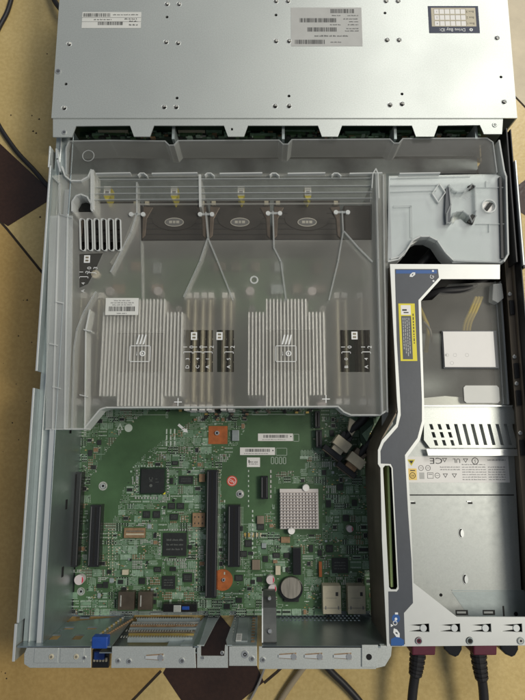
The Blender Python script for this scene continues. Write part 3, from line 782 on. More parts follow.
for i in range(420):
    px=rnd.uniform(71,378); py=rnd.uniform(404,609)
    if not free(px,py,.5): continue
    r_=rnd.random()
    if r_<.74: w,h=rnd.choice(((1.8,.9),(.9,1.8),(1.3,.8))); k=rnd.choice(('chip','tin','tan','chip','pad','cream','pad','tin','pad')); hh=.6
    elif r_<.95: w,h=rnd.uniform(1.4,2.6),rnd.uniform(1.4,2.6); k=rnd.choice(('chip','pad2','tan','chip','galvd','pad','brown','pad')); hh=1.
    else: w,h=rnd.uniform(3,5),rnd.uniform(3,5.5); k=rnd.choice(('chip','chip','tan','galvd','pad','pad2','galvp')); hh=1.5
    smd.append((px,py,w,h,hh,k))
for j in range(8):
    for i in range(12):
        px,py=165+i*13+rnd.uniform(-3,3),406+j*1.8
        if free(px,py): smd.append((px,py,3,2,2.2,rnd.choice(('chip','brown','tan','gold','dim'))))
smd.sort(key=lambda t:-t[2]*t[3]*(2 if t[5] in('chip',) else 1))
for t in smd[:100]:
    s_=B(); s_.pbox(t[0],t[1],t[0]+t[2],t[1]+t[3],ZB,ZB+t[4],t[5]); 
    x0,x1,y0,y1=rect(t[0],t[1],t[0]+t[2],t[1]+t[3],ZB+t[4])
    s_.box(x0-.3,x0,y0+.3,y1-.3,ZB,ZB+.4,'tin'); s_.box(x1,x1+.3,y0+.3,y1-.3,ZB,ZB+.4,'tin')
    s_.build('surface_component',mb)
s_=B()
for t in smd[100:]: s_.pbox(t[0],t[1],t[0]+t[2],t[1]+t[3],ZB,ZB+t[4]+rnd.uniform(0,.1),t[5])
tag(s_.build('tiny_components',mb),kind='stuff')
for i in range(13):
    for py in (262,284):
        px=112+i*20+rnd.uniform(-2,2); k=rnd.choice(('tan','brown','galvd','brown'))
        if 200<px<212 or rnd.random()<.45: continue
        v_=B(); v_.pbox(px,py,px+rnd.uniform(8,13),py+rnd.uniform(8,12),ZB,ZB+7,k); v_.build('voltage_choke',mb,bevel=1)
for i,px in enumerate((110,125,158,172,250,262,312,322)):
    v_=B(); v_.pcyl(px,404 if i%2 else 291,4.5,ZB,ZB+16,'caps'); v_.build('capacitor',mb)
# video connector
s_=B(); s_.pbox(91.5,637,107.5,649,79,87.5,'blue'); s_.build('video_plug',mb,bevel=1)
s_=B(); s_.pbox(92,650,109,668,52,58,'blackg')
for i in range(5): s_.pbox(93+i*3,660-rnd.uniform(0,3),95+i*3,662,58,60,'cream')
s_.pbox(94,652,104,660,58,62,'blue'); s_.build('video_port',mb,bevel=.4)
# ================================================================== MEMORY
def dimm(px,label,k='dimm',top=300,bot=402,latch=True,z=38):
    t=thing('memory_module',label,'memory module',(px,330),'memory modules standing in rows beside the heat sinks')
    x,_=at(px,330,z); y1=at(px,top,z)[1]; y0=at(px,bot,z)[1]
    s_=B(); s_.box(x-2.1,x+2.1,y0,y1,ZB+6,z,'dimm'); s_.box(x-.8,x+.8,y0,y1,z,z+.6,'dimml'); 
    for q in range(8):
        yy=y0+6+q*(y1-y0-10)/8; s_.box(x+2.1,x+2.7,yy,yy+10,ZB+10,z-3,'chip')
    s_.build('circuit_card',t)
    s_=B(); s_.box(x-3.1,x+3.1,y0-3,y1+3,ZB,z-6,'dimm'); s_.box(x+2.3,x+2.7,y0,y1,z-6,z-4,'dimml'); s_.build('socket',t)
    for ya in (y0-8,y1+3):
        s_=B(); s_.box(x-2.8,x+2.8,ya,ya+6,ZB,z-4,'paperw'); s_.build('latch',t,bevel=.5)
for i,px in enumerate((188,195,203,210)): dimm(px,'memory module between the two heat sinks under the baffle, %s from the left'%('first','second','third','fourth')[i],latch=False)
dimm(224,'left memory module of the pair just left of the right heat sink')
dimm(231,'right memory module of the pair just left of the right heat sink')
for i,px in enumerate((338,346,362,370)): dimm(px,'memory module right of the right heat sink, %s from the left'%('first','second','third','fourth')[i],latch=False,bot=396)
for i,px in enumerate((72,80,90,98)): dimm(px,'memory module by the left case wall under the baffle, %s from the wall'%('first','second','third','fourth')[i],latch=False,bot=396)
# four white latches in view under the baffle edge
s_=B()
for px in (193,202,211,231.5):
    s_=B(); s_.pbox(px-3.3,407,px+3.3,412,ZB,ZB+12,'paperw'); s_.build('socket_latch',mb,bevel=.4)
# ================================================================== HEAT SINKS
def heatsink(l,t,r_,bt,il,ir,it,ib,label):
    hs=thing('heat_sink',label,'heat sink',((l+r_)/2,(t+bt)/2),'finned processor heat sinks')
    z=75
    x0,x1,y0,y1=rect(l,t,r_,bt,z); X0,X1,Y0,Y1=rect(il,it,ir,ib,z)
    s_=B(); s_.box(x0-1,x1+1,y0-1,y1+1,ZB+4,ZB+12,'finb'); s_.box(X0,X1,Y0+1,Y1-1,ZB+12,ZB+14,'finb'); s_.build('base_plate',hs)
    s_=B(); x=x0+.8
    while x<x1:
        a,c=(Y0,Y1) if X0<=x<=X1 else (y0,y1)
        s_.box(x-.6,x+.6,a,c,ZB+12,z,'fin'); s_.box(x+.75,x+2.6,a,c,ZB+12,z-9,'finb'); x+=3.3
    s_.build('fin_stack',hs)
    s_=B(); 
    for v in (.12,.5,.88): s_.box(x0,x1,y0+(y1-y0)*v,y0+(y1-y0)*v+.8,z-30,z-29,'fin')
    s_.build('fin_spacer',hs)
    for px,py in ((l+4,bt+3),(r_-4,bt+3),(l+4,t-3),(r_-4,t-3)):
        s_=B(); s_.pcyl(px,py,2.8,ZB+6,ZB+22,'screw',n=14); s_.pcyl(px,py,3.6,ZB+22,ZB+24,'finb',n=14); s_.build('spring_screw',hs)
    return hs
heatsink(101,312,183,396,118,166,299,406,'left finned aluminium heat sink, under the barcode sticker on the baffle')
heatsink(248,312,327,395,265,309,299,406,'right finned aluminium heat sink, under the plain part of the baffle')
# ================================================================== AIR BAFFLE
ab=thing('air_baffle','frosted see-through plastic air baffle spanning the middle of the case','air baffle')
ab.location=(0,.15,.05)
ZA=80.
def zpoly(pts): return [at(x,y,ZA) for x,y in pts]
arch=[(388,262),(398,260),(405,253),(412,241),(420,237),(429,237),(437,241),(445,253),(453,261)]
# front box strip
s_=B()
s_.pprism([(68,141),(110,140.5),(165,141),(169,145),(174,145),(178,140.5),(279,140),(283,144),(288,144),(292,139.5),(390,139),(394,143),(399,143),(403,138.5),(487,138),(493,142),(496,170),(496,173),(68,174),(66,150)],ZA+1,ZA+2.2,'clear')
s_.build('front_panel',ab)
s_=B()
s_.wall([(66,174),(66,148),(69,141),(110,140.3),(165,141),(169,145),(174,145),(178,140.5),(279,140),(283,144),(288,144),(292,139.5),(390,139),(394,143),(399,143),(403,138.5),(487,138),(493,142),(497,172)],ZA-30,ZA+3,1.1,'rib')
s_.build('front_rim',ab)
for a0,a1 in ((96,130),(152,197),(220,262),(288,325),(350,382),(400,440)):
    s_=B(); s_.wall([(a0,173.3),(a1,172.7)],ZA-2,ZA+4.4,1.1,'edge'); s_.build('locating_rib',ab)
for px in (142,209,274,336):
    s_=B(); s_.wall([(px-4,175),(px-2,173),(px+2,173),(px+5,175.5)],ZA-2,ZA+4.2,1,'edge'); s_.build('locating_rib',ab)
# main sheet: ribs band, window row and frosted field
grille=[]
for i in range(6):
    xx=82.5+i*7.1; grille.append([(xx-1.8,221),(xx-.8,219.5),(xx+1.2,219.5),(xx+2.2,221),(xx+3.0,249),(xx+2,250.8),(xx-.0,250.8),(xx-1,249)])
win=[[(184,330),(213,330),(213,372),(184,372)],[(217,330),(234,330),(234,372),(217,372)],[(340,330),(370,330),(370,372),(340,372)],[(79,254),(103,253),(95,271),(88,284),(79,288)]]
sinkwin=[[(117,333),(165,333),(165,372),(117,372)],[(266,330),(313,330),(313,370),(266,370)]]
fanwin=[[(140,205),(372,204),(372,240),(290,240),(141,241)]]
band=[[(98,177),(370,176),(370,202.5),(98,203.5)],[(75,222.5),(76,222.5),(76,223.5),(75,223.5)]][:1]
outlineL=[(50,176),(66,174),(386,173),(388,262),(387,410),(380,415),(350,415),(343,412),(338,407),(106,408),(100,410),(84,429),(46,429),(48,300)]
notch=[(73,205),(75,198),(81,195),(88,197),(92,204),(92,212),(74,212)]
s_=B()
s_.prism(zpoly(outlineL),ZA-1,ZA,'frost',[zpoly(h) for h in grille+win+sinkwin+fanwin+band+[notch]],'rib')
s_.build('top_panel',ab)
for w in win+sinkwin+fanwin+band:
    s_=B(); s_.prism(zpoly(w),ZA-.9,ZA-.2,'semi' if w in sinkwin else 'clear'); s_.build('clear_window',ab)
# grille rims
for g in grille:
    s_=B(); gp=zpoly(g); cx=sum(p[0] for p in gp)/8; cy=sum(p[1] for p in gp)/8
    o=[((p[0]-cx)*1.0+cx+(1.0 if p[0]>cx else -1.0),(p[1]-cy)*1.04+cy) for p in gp]
    s_.prism(o,ZA+.1,ZA+1.6,'edge',[gp]); s_.build('vent_slot_rim',ab)
s_=B(); s_.pbox(80,219,120,252,40,50,'hole'); o_=s_.build('vent_cavity',ab)
# skirts, ribs
def rib(pts,z0=45,z1=ZA+1.5,th=1.2,k='rib',name='rib',pz=ZA):
    s_=B(); s_.wall(pts,z0,z1,th,k,pz); s_.build(name,ab)
rib([(46,429),(84,429),(100,409.5),(106,407.5),(338,406.5),(344,412),(351,415),(380,415),(386,411)],62,ZA+.6,1.3,'edge','rear_skirt')
for (x0_,x1_) in ((57,53),(66,65)): rib([(x0_+2,215),(x1_,429)],66,ZA+1.5,1.2,'edge')
rib([(96,292),(84,312),(77,330),(74,350),(72,429)],70,ZA+.8,1.4,'rib')
rib([(90,310),(86,330),(85,429)],66,ZA+1,1.1,'edge')
for px,py in ((57,388),(84,396),(54,345),(88,331),(60,303)): rib([(px-3.5,py-1),(px+3.5,py+.6)],70,ZA+2.2,1,'edge','tick_rib')
rib([(137,183),(137,214),(131,233),(111,272)],70,ZA+1.2,1.5)
rib([(137,214),(124,246),(112,263)],74,ZA+.6,3.5,'frost')
rib([(141,241),(142,298)],70,ZA,1.)
rib([(200,176),(200.5,207)],40,ZA+2,2.2,'edge')
rib([(206,213),(208,238)],69,ZA+1.5,1.4); rib([(208,238),(200,262),(184,297)],69,ZA+1.5,1.4); rib([(208,238),(218,262),(233,300)],69,ZA+1.5,1.4)
rib([(273,212),(274,248),(281,262),(286,300)],69,ZA+1.5,1.4)
rib([(342,212),(343,232),(338,262),(329,300)],69,ZA+1.5,1.4); rib([(344,232),(358,248),(372,262)],69,ZA+1.5,1.5)
for px,py in ((137,214),(206,214),(274,213),(342,212)):
    s_=B(); 
    for dx in (-6,6): s_.pcyl(px+dx,py,2.1,ZA,ZA+2,'edge',n=12)
    s_.pbox(px-6,py-1,px+6,py+1,ZA,ZA+1.2,'rib'); s_.build('rib_foot',ab)
for py,a0,a1 in ((179.5,100,372),(187,96,372),(193.5,90,372),(199.5,90,372)): rib([(a0,py+.5),(a1,py-1)],ZA-3,ZA+1.2,.7,'rib','cross_rib')
# upright dividing wall
s_=B(); s_.wall([(375,176),(377,262),(381,414)],12,ZA+6,1.6,'rib',ZA)
s_.wall([(383,176),(384,262),(387,412)],20,ZA+2,1.3,'rib',ZA); s_.build('divider_wall',ab)
s_=B(); s_.wall([(371,190),(372,176),(375,171),(377,176),(378,200)],ZA,ZA+5,1,'edge',ZA); s_.build('divider_nose',ab)
# right plate, its glare painted in as milky plastic
bow=[(453,224),(450.5,219),(453,213.5),(458,211),(464,211.8),(469,216),(471.5,223),(466,223),(461,218.5),(456,219.5)]
right=[(389,176),(496,174),(501,176),(503,262),(453,262.5)]+arch[::-1][1:]
s_=B(); s_.prism(zpoly(right),ZA-2.5,ZA-1,'dense',[zpoly(bow),[at(x,y,ZA) for x,y in [(489+6.3*math.cos(a*.5236),206+6.3*math.sin(a*.5236)) for a in range(12)]]])
s_.build('side_panel',ab)
s_=B(); s_.pprism([(389,176),(499,174),(503,262),(455,262)]+[(446,256),(437,244),(428,240),(419,240),(411,245),(404,256),(392,262)],70,71.5,'galv'); s_.build('glare_liner',ab)  # pale metal sheet added beneath to carry the glare
s_=B(); s_.prism(zpoly([(50,216),(73,216),(72,330),(68,428),(46,428),(47,320)]),ZA+.2,ZA+1,'rib'); s_.build('side_sheen',ab)  # milky sheet added to paint the brighter sheen on the left
rib(arch,60,ZA+2,1.2,'edge','arch_rim'); rib([(453,261),(500,263),(506,258)],60,ZA+2,1.4,'rib','arch_rim'); rib([(391,259),(399,257),(407,249),(414,240),(421,236)],60,ZA+1,1,'edge','arch_rim')
rib([(498,142),(503,172),(505,178),(507,255),(503,262)],30,ZA+3,1.5,'edge','side_rim')
rib([(500,178),(502,258)],40,ZA+1,2.2,'black','side_rim')
rib([(448,186),(451,190),(456,193),(463,192.5),(469,189),(471,185)],60,ZA+3,1.4,'rib','handle_rim')
rib([(448,186),(450,206),(446,215),(446,224),(450,224),(452,217),(456,213),(462,212),(468,216),(471,223),(475,217),(475,212),(474,187),(471,185)],60,ZA+3,1.1,'rib','handle_rim')
s_=B(); s_.pprism([(446,188),(449,187),(451,207),(450,222),(446,224),(445,214)],ZA-8,ZA+1.5,'panel'); s_.pprism([(468,222),(472,214),(476,216),(473,224)],ZA-4,ZA+1.5,'dim'); s_.pprism([(468,186),(472,184),(476,186),(470,190)],ZA-1,ZA+1.5,'dim'); s_.build('handle_post',ab)
for l in ([(391,178.5),(470,176.5)],[(391,185.5),(439,185)],[(391,192),(436,190.5)]): rib(l,ZA-2,ZA+.4,.8,'rib','cross_rib')
rib([(376,206.5),(410,206)],ZA-4,ZA,2.2,'panel','cross_rib') if False else None
rib([(394,206.5),(411,206),(411.5,237)],ZA-3,ZA-.3,2.,'rib','cross_rib')
rib([(439,184),(445,193),(438,203),(432,194),(439,184)],ZA-2,ZA+1.5,1,'edge','diamond_rib')
for l in ([(474,187.5),(503,187.5)],[(476,224),(504,224)],[(486,187),(486,181)],[(489,224),(489,232)]): rib(l,ZA-2,ZA+.3,.6,'rib','cross_rib')
s_=B(); x,y=at(489,206,ZA); s_.ring(x,y,ZA,6.4,.7,'edge'); s_.cyl(x,y,ZA-4,ZA-3,6,'paperw'); 
s_.prism([(x-4.4,y-3),(x-1,y-4.2),(x+4.4,y+3),(x+1,y+4.2)],ZA-3,ZA-1,'dim'); s_.build('turn_lock',ab)
# left latch
rib([(63,168),(66,177),(72,182),(82,182),(89,178),(92,171)],60,ZA+3,1.3,'edge','latch_rim')
rib([(73,212),(73,203),(77,197),(82,195.5),(88,198),(92,205),(93,212)],60,ZA+3,1.3,'edge','latch_rim')
rib([(93,172),(93,210)],60,ZA+3,3,'edge','latch_rim')
rib([(52,176),(60,184),(60,215),(72,218)],60,ZA+2,1.4,'rib','latch_rim')
s_=B(); s_.pprism([(74,211),(75,202),(82,198),(89,203),(91,211)],ZA-16,ZA-14,'dim'); s_.build('latch_hollow',ab)
s_=B(); s_.wall([(57,150),(58,160),(61,172)],ZA-20,ZA+2,1.6,'bright',ZA); s_.build('latch_hook',ab)
# sticker + printing
def st4(s_,x0,x1,y0,y1,z):
    w=x1-x0;h=y1-y0
    barcode(s_,x0+w*.1,x1-w*.1,y0+h*.22,y0+h*.5,z); micro(s_,x0+w*.25,x1-w*.25,y1-h*.15,z,1.1,'inkg'); micro(s_,x0+w*.15,x1-w*.15,y1-h*.28,z,1.1,'inkg'); micro(s_,x0+w*.2,x1-w*.2,y1-h*.4,z,1.1,'inkg'); micro(s_,x0+w*.35,x1-w*.35,y0+h*.1,z,1.1,'inkg')
sticker(105.5,298,138.5,315,ZA+.4,'paper',ab,st4,name='barcode_sticker')
def dprint(px,py,t1='8',nums=('9','10'),rot=180):
    s_=B(); z=ZA+.15
    x,y=at(px,py,z); 
    s_.box(x-2.8,x+2.8,y-3.6,y+3.6,z-.1,z-.05,'wprint'); s_.box(x-1.5,x+1.5,y-2.4,y-.6,z-.05,z+.02,'dimm'); s_.box(x-1.5,x+1.5,y+.6,y+2.4,z-.05,z+.02,'dimm')
    s_.build('printed_marking',ab)
def drow(px,py,a,b_,lo):
    s_=B(); z=ZA+.15; x,y=at(px,py,z)
    s_.text(a,x-2.4,y,z,5.4,'wprint',90); s_.text(b_,x+3.4,y,z,5.4,'wprint',90); s_.box(x-4.2,x+4.2,y-4.8,y-4.2,z-.05,z,'wprint'); s_.box(x-4.2,x-3.7,y-6,y-4.2,z-.05,z,'wprint'); s_.box(x+3.7,x+4.2,y-6,y-4.2,z-.05,z,'wprint')
    for k,c in enumerate(lo): s_.text(c,x,y-11-7.2*k,z,4.6,'wprint',90)
    s_.build('printed_marking',ab)
for px,py in ((194,336),(219.5,336),(354.5,335.5),(87,259)): dprint(px,py)
for px,a,b_,lo in ((188,'1','0','3D'),(198,'1','0','4C'),(208,'1','2','1A'),(229,'1','2','5A'),(346,'1','0','0B'),(366,'1','2','4A')): drow(px,347,a,b_,lo)
drow(84,272,'1','2','4A'); drow(92,268,'0','3','')
s_=B(); s_.pcyl(95.5,274,4,ZA-6,ZA-2,'cream'); s_.build('white_post',ab)
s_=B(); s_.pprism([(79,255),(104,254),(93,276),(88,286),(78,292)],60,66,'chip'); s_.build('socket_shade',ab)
for px,py in ((140,352),(286,352)):
    s_=B(); z=ZA+.2; x,y=at(px,py,z)
    for q in range(3): s_.prism([(x-4+q*3,y+7),(x-2.6+q*3,y+7),(x-.4+q*3,y+16),(x-1.8+q*3,y+16)],z-.05,z,'wprint')
    for r4 in ((x-9.5,x+9.5,y+5.4,y+6),(x-9.5,x+9.5,y-9,y-8.4),(x-9.5,x-8.9,y-9,y+6),(x+8.9,x+9.5,y-9,y+6)): s_.box(*r4,z-.05,z,'wprint')
    s_.ring(x+2.2,y-1.4,z,2.1,.6,'wprint'); s_.cyl(x+2.2,y-1.4,z-.05,z,.8,'wprint',n=8); s_.text('!',x-3,y-1.4,z,5,'wprint',180); s_.build('printed_marking',ab)
for px,py in ((178,402),(326,399)):
    s_=B(); z=ZA+.2; x,y=at(px,py,z); s_.box(x-3.5,x+3.5,y-.4,y+.4,z-.05,z,'wprint'); s_.box(x-.4,x+.4,y-3.5,y+3.5,z-.05,z+.01,'wprint'); s_.build('printed_marking',ab)
s_=B(); x,y=at(254,280,ZA); s_.ring(x,y,ZA+.1,3.2,.8,'edge'); s_.build('moulding_gate',ab)
x,y=at(89,157,ZA); s_=B(); s_.ring(x,y,ZA+2.3,5.5,.4,'rib'); s_.build('moulding_gate',ab)
# ================================================================== RISER CAGE
rc=thing('riser_cage','white steel riser cage with slate label strip, L shaped, on the right','riser cage')
rc.location=(.13,-.05,.08)
ZR=85.
outer=[(390,264),(500,264.5),(500,279),(441,279),(421,301),(424,400),(424.5,422),(420,440),(407.5,457),(411,520),(413.5,583),(457,617),(548,617),(552,645),(387,646.5),(382,540),(380.5,468),(378,464),(378,450),(382,440),(396,424),(398,412),(397,400),(394,340)]
slotp=[(383,468),(385,465.5),(389.5,465.5),(391.5,468),(397.5,587),(396,589.5),(391,589.5),(389,587)]
kh=[]
for px in (419,450,481,512): kh.append([(px-11,625),(px+10,623.5),(px+10.5,632.2),(px-11,631.2)][::-1])
s_=B(); s_.pprism(outer,ZR-1.4,ZR,'white',[slotp]+kh); s_.build('frame',rc)
for px in (419,450,481,512):
    s_=B(); x,y=at(px,628,ZR); s_.prism([(x-9.6,y-2.7),(x+4,y-.8),(x+4,y+.8),(x-9.6,y+2.7)],ZR-1.2,ZR-.3,'white'); s_.cyl(x+3.6,y,ZR-1.2,ZR+.5,2.7,'bright',n=20)
    s_.build('spring_tongue',rc)
    s_=B(); s_.box(x-12,x+10,y-5,y+5,ZR-9,ZR-8,'hole'); s_.build('slot_shade',rc)
s_=B()
s_.pprism([(395,269),(438,269),(439,277.5),(418.5,300),(420,350),(422,400),(422,421),(417.5,438),(405,455),(408,510),(411.5,560),(413,603),(404,613),(405,644),(402,646),(391,646),(389.5,643),(388.5,591.5),(397,591.5),(399,589),(393,468),(391,464),(381,463.5),(380.7,451),(384,443),(398,427),(401,415),(400.5,400),(397,340)],ZR,ZR+.3,'panel')
ovl=s_.build('overlay_label',rc)
s_=B(); s_.pprism([(396,270),(437,270),(437,273.5),(396,273.5)],ZR+.3,ZR+.4,'pblue'); s_.build('blue_print',ovl); s_=B(); s_.pprism([(391,645.5),(391,639),(397,636),(404,640),(404,645.5)],ZR+.3,ZR+.4,'pblue'); s_.build('blue_print',ovl); s_=B(); s_.pcyl(396,618.5,3.4,ZR+.3,ZR+.4,'pblue')
s_.build('blue_print',ovl)
s_=B(); z=ZR+.45
def leaf(px,py,sz,ang):
    x,y=at(px,py,z); a=math.radians(ang); q=[(-sz,0),(-sz*.5,sz*.42),(sz*.4,sz*.5),(sz,sz*.1),(sz*.6,-sz*.42),(-sz*.4,-sz*.5)]
    i_=[(-sz*.3,-.1*sz),(0,sz*.2),(sz*.4,sz*.1),(0,-sz*.2)]
    R_=lambda p:(x+p[0]*math.cos(a)-p[1]*math.sin(a),y+p[0]*math.sin(a)+p[1]*math.cos(a))
    s_.prism([R_(p) for p in q],ZR+.3,z,'wprint',[[R_(p) for p in i_]])
leaf(412.5,274.7,3.4,35); leaf(396.5,633,4.2,-60)
s_.pcyl(433,271,1,ZR+.3,z,'wprint'); x,y=at(432,277,z); s_.text('G',x,y,z,5.2,'wprint',60); s_.pcyl(433.5,281,.9,ZR+.3,z,'wprint')
s_.pcyl(396,619,1.1,ZR+.4,z+.1,'wprint'); s_.pbox(395,612.5,398,614.5,ZR+.3,z,'wprint'); x,y=at(392,625.5,z); s_.prism([(x-1,y-1.2),(x+1.3,y),(x-1,y+1.2)],ZR+.3,z,'wprint'); s_.ring(*at(395,623,z),z,1.6,.35,'wprint')
s_.build('white_print',ovl)
def yl(s_,x0,x1,y0,y1,z):
    w=x1-x0;h=y1-y0
    s_.box(x0+w*.14,x1-w*.26,y0+h*.03,y1-h*.22,z,z+.05,'panel'); s_.box(x0+w*.14,x1-w*.26,y1-h*.2,y1-h*.03,z,z+.05,'paperw')
    s_.box(x0+w*.22,x0+w*.5,y1-h*.13,y1-h*.10,z+.05,z+.1,'ink'); s_.box(x0+w*.3,x0+w*.6,y1-h*.17,y1-h*.15,z+.05,z+.1,'ink')
    for q in range(4):
        xx=x0+w*(.22+.12*q); yy=y0+h*.06+rnd.uniform(0,8)
        while yy<y1-h*.26: l=rnd.uniform(1.5,4); s_.box(xx,xx+.7,yy,min(yy+l,y1-h*.25),z+.05,z+.1,'paperg'); yy+=l+.7
    yy=y0+h*.3
    while yy<y1-h*.2: l=rnd.uniform(1.,3); s_.box(x1-w*.16,x1-w*.1,yy,yy+l,z+.02,z+.06,'ink'); yy+=l+.9
sx0=sticker(399.5,303.5,416,361,ZR+.5,'yellow',rc,yl,name='warning_sticker')
# cage side wall (left), tall sheet under left edge
s_=B()
def undersheet(pts,z0,z1,k,th=1.2):
    s_.wall(pts,z0,z1,th,k,ZR)
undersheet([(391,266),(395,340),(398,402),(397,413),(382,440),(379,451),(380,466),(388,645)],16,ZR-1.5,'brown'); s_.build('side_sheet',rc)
s_=B(); s_.wall([(381.5,288),(384.5,368)],40,52,1.5,'galv',52); s_.pprism([(382,400),(392,413),(393,424),(384,436),(382,436)],50,52,'galv'); s_.build('inner_flange',rc)
s_=B()
s_.wall([(388.5,290),(391,325)],45,70,.5,'tan',ZR-12); s_.build('side_sticker',rc)
s_=B(); x0,y0=at(385,466,ZR-8); x1,y1=at(394,589,ZR-8)
s_.prism([(x0+1.5,y0),(x0+3.2,y0),(x1-1,y1+2),(x1-3,y1+2)][::1],20,ZR-6,'edgegreen'); s_.prism([(x0+3.4,y0),(x0+6,y0),(x1+1,y1+2),(x1-.8,y1+2)],20,ZR-22,'pcb'); s_.build('riser_board',rc)
s_=B(); s_.pprism([(382,464),(394,464),(400,592),(389,592)],14,20,'hole'); s_.build('slot_floor',rc)
for px,py,k in ((419,641,'maroon'),(470,641,'dim'),(521,641,'tin')):
    s_=B(); s_.pcyl(px,py,3,ZR,ZR+1,k,r1=2.5); x,y=at(px,py,ZR+1); s_.ring(x,y,ZR+1,2.4,.4,'galvd'); s_.cyl(x,y,ZR+1,ZR+1.1,1,'hole',n=6); s_.build('screw',rc)
# ================================================================== DARK CABLE WELL under arch and right of riser
s_=B(); s_.pprism([(388,236),(516,236),(518,330),(388,330)],3,20,'dim'); s_=s_.build('well_shade'); tag(s_,'dark slab painting the shade in the well under the arched cutout','circuit board')  # near-black slab standing in for the shade down in the well
def cable(name,label,cat,pts,r,k,group=None,z=None,n=8):
    s_=B(); P=smooth_path([(*at(px,py,zz),zz) for px,py,zz in pts],n); s_.tube(P,r,k)
    return tag(s_.build(name,smooth=True),label,cat,group)
cable('power_wire','yellow wire bundle seen blurred under the clear cover, left strand','wire',[(418,305,40),(424,318,44),(428,330,40),(426,352,30)],2.2,'ywire')
for i in range(3):
    cable('power_wire','yellow wire above the white square label, %s of three strands'%('left','middle','right')[i],'wire',[(476+i*3,297,50),(470+i*3,311,52),(464+i*3,325,46),(462+i*3,345,30)],1.6,'ywire','yellow wires above the white square label')
cable('power_wire','grey wire curling beside the slate strip','wire',[(424,322,46),(430,330,48),(432,342,40)],1.2,'gwire')
cable('black_cable','thick black cable inside the arched cutout, upper','cable',[(440,243,45),(428,256,52),(414,272,48),(405,290,40)],4,'rubber')
cable('black_cable','thick black cable inside the arched cutout, lower','cable',[(452,252,40),(440,264,50),(425,282,50),(412,310,40)],4,'rubber')
cable('black_cable','black cable crossing the dark corner under the white arm','cable',[(500,272,40),(470,288,50),(440,292,50),(420,300,40)],4.5,'rubber')
# clear cover + vent bracket
cc=thing('power_cover','clear plastic cover with a white square label, right of the slate strip','plastic cover',(460,350))
ZW=54
s_=B(); s_.pprism([(419,301),(432,300),(449,284),(500,282),(510,404),(424,405)],ZW-1,ZW,'semi'); s_.build('clear_panel',cc)
s_=B(); s_.wall([(500,282),(504,340),(508,404)],30,ZW+1,1.2,'edge',ZW); s_.wall([(495,282),(499,340),(503,404)],40,ZW+1,.8,'rib',ZW); s_.build('side_rim',cc)
s_=B(); s_.pprism([(493,284),(502,283),(504,298),(498,303),(492,300)],ZW,ZW+9,'rib'); s_.build('corner_clip',cc,bevel=.8)
def wl(s_,x0,x1,y0,y1,z):
    for px,py in ((447,355),(455,355),(467,355),(452,363)): x,y=at(px,py,z); s_.ring(x,y,z-.02,1.6,.12,'paperg')
    x,y=at(446,355,z); s_.cyl(x,y,z,z+.05,1.1,'paperg',n=8)
s_=B(); s_.pbox(442.5,330.5,498,368.5,ZW,ZW+2.2,'panel'); s_.build('label_holder',cc,bevel=.3)
sticker(444,331.5,494.5,367,ZW+3.2,'paperw',cc,wl,name='white_label')
s_=B(); x0,x1,y0,y1=rect(464,385.5,499.5,403,ZW+.5); s_.prism([(x0+2,y0),(x1-2,y0),(x1,y0+2),(x1,y1-2),(x1-2,y1),(x0+2,y1),(x0,y1-2),(x0,y0+2)],ZW,ZW+.5,'paper'); s_.build('white_label',cc)
s_=B(); s_.pprism([(424,398),(445,396),(470,398),(506,397),(508,405),(424,405)],ZW-8,ZW-6,'galv'); s_.build('under_plate',cc)
vb=thing('vent_bracket','bright steel bracket pierced with slanting slots across the power bay','vented bracket',(470,430))
ZV=50
s_=B()
vh=[]
for i in range(12):
    for j in range(1):
        a=427+i*8.3; 
        if i<3:
            for jj in range(3):
                px=a+jj*2.2+2; py=424+jj*8; vh.append([at(px,py,ZV),at(px+3.2,py,ZV),at(px+5,py+5.6,ZV),at(px+1.8,py+5.6,ZV)])
        else:
            px=a+2; py=424; vh.append([at(px,py,ZV),at(px+3.4,py,ZV),at(px+8.6,py+21,ZV),at(px+5.2,py+21,ZV)])
s_.prism([at(x,y,ZV) for x,y in ((424,406),(512,406),(526,448),(430,448),(424,440))],ZV-1.2,ZV,'galv',vh); s_.build('vent_plate',vb,bevel=0)
s_=B(); s_.pprism([(452,408),(511,408),(522,446),(460,446)],ZV-5,ZV-4,'white'); s_.build('inner_plate',vb)
s_=B(); s_.wall([(422,406),(511,406)],ZV,ZV+3,1.2,'bright',ZV); s_.build('upper_edge',vb)
s_=B(); s_.pprism([(426,449),(527,449),(528,456),(428,456)],ZV-1,ZV+1,'bright'); s_.build('front_edge',vb,bevel=.4)
s_=B()
for i in range(3):
    for j in range(2):
        s_.pbox(427+i*10.5,430+j*5,431+i*10.5,434+j*5,ZV-9,ZV-7,'dim')
s_.build('slot_darks',vb)
s_=B(); s_.pprism([(410,455),(420,440),(425,427),(430,440),(430,456)],ZV-8,ZV-6,'galv'); s_.build('gusset',vb)
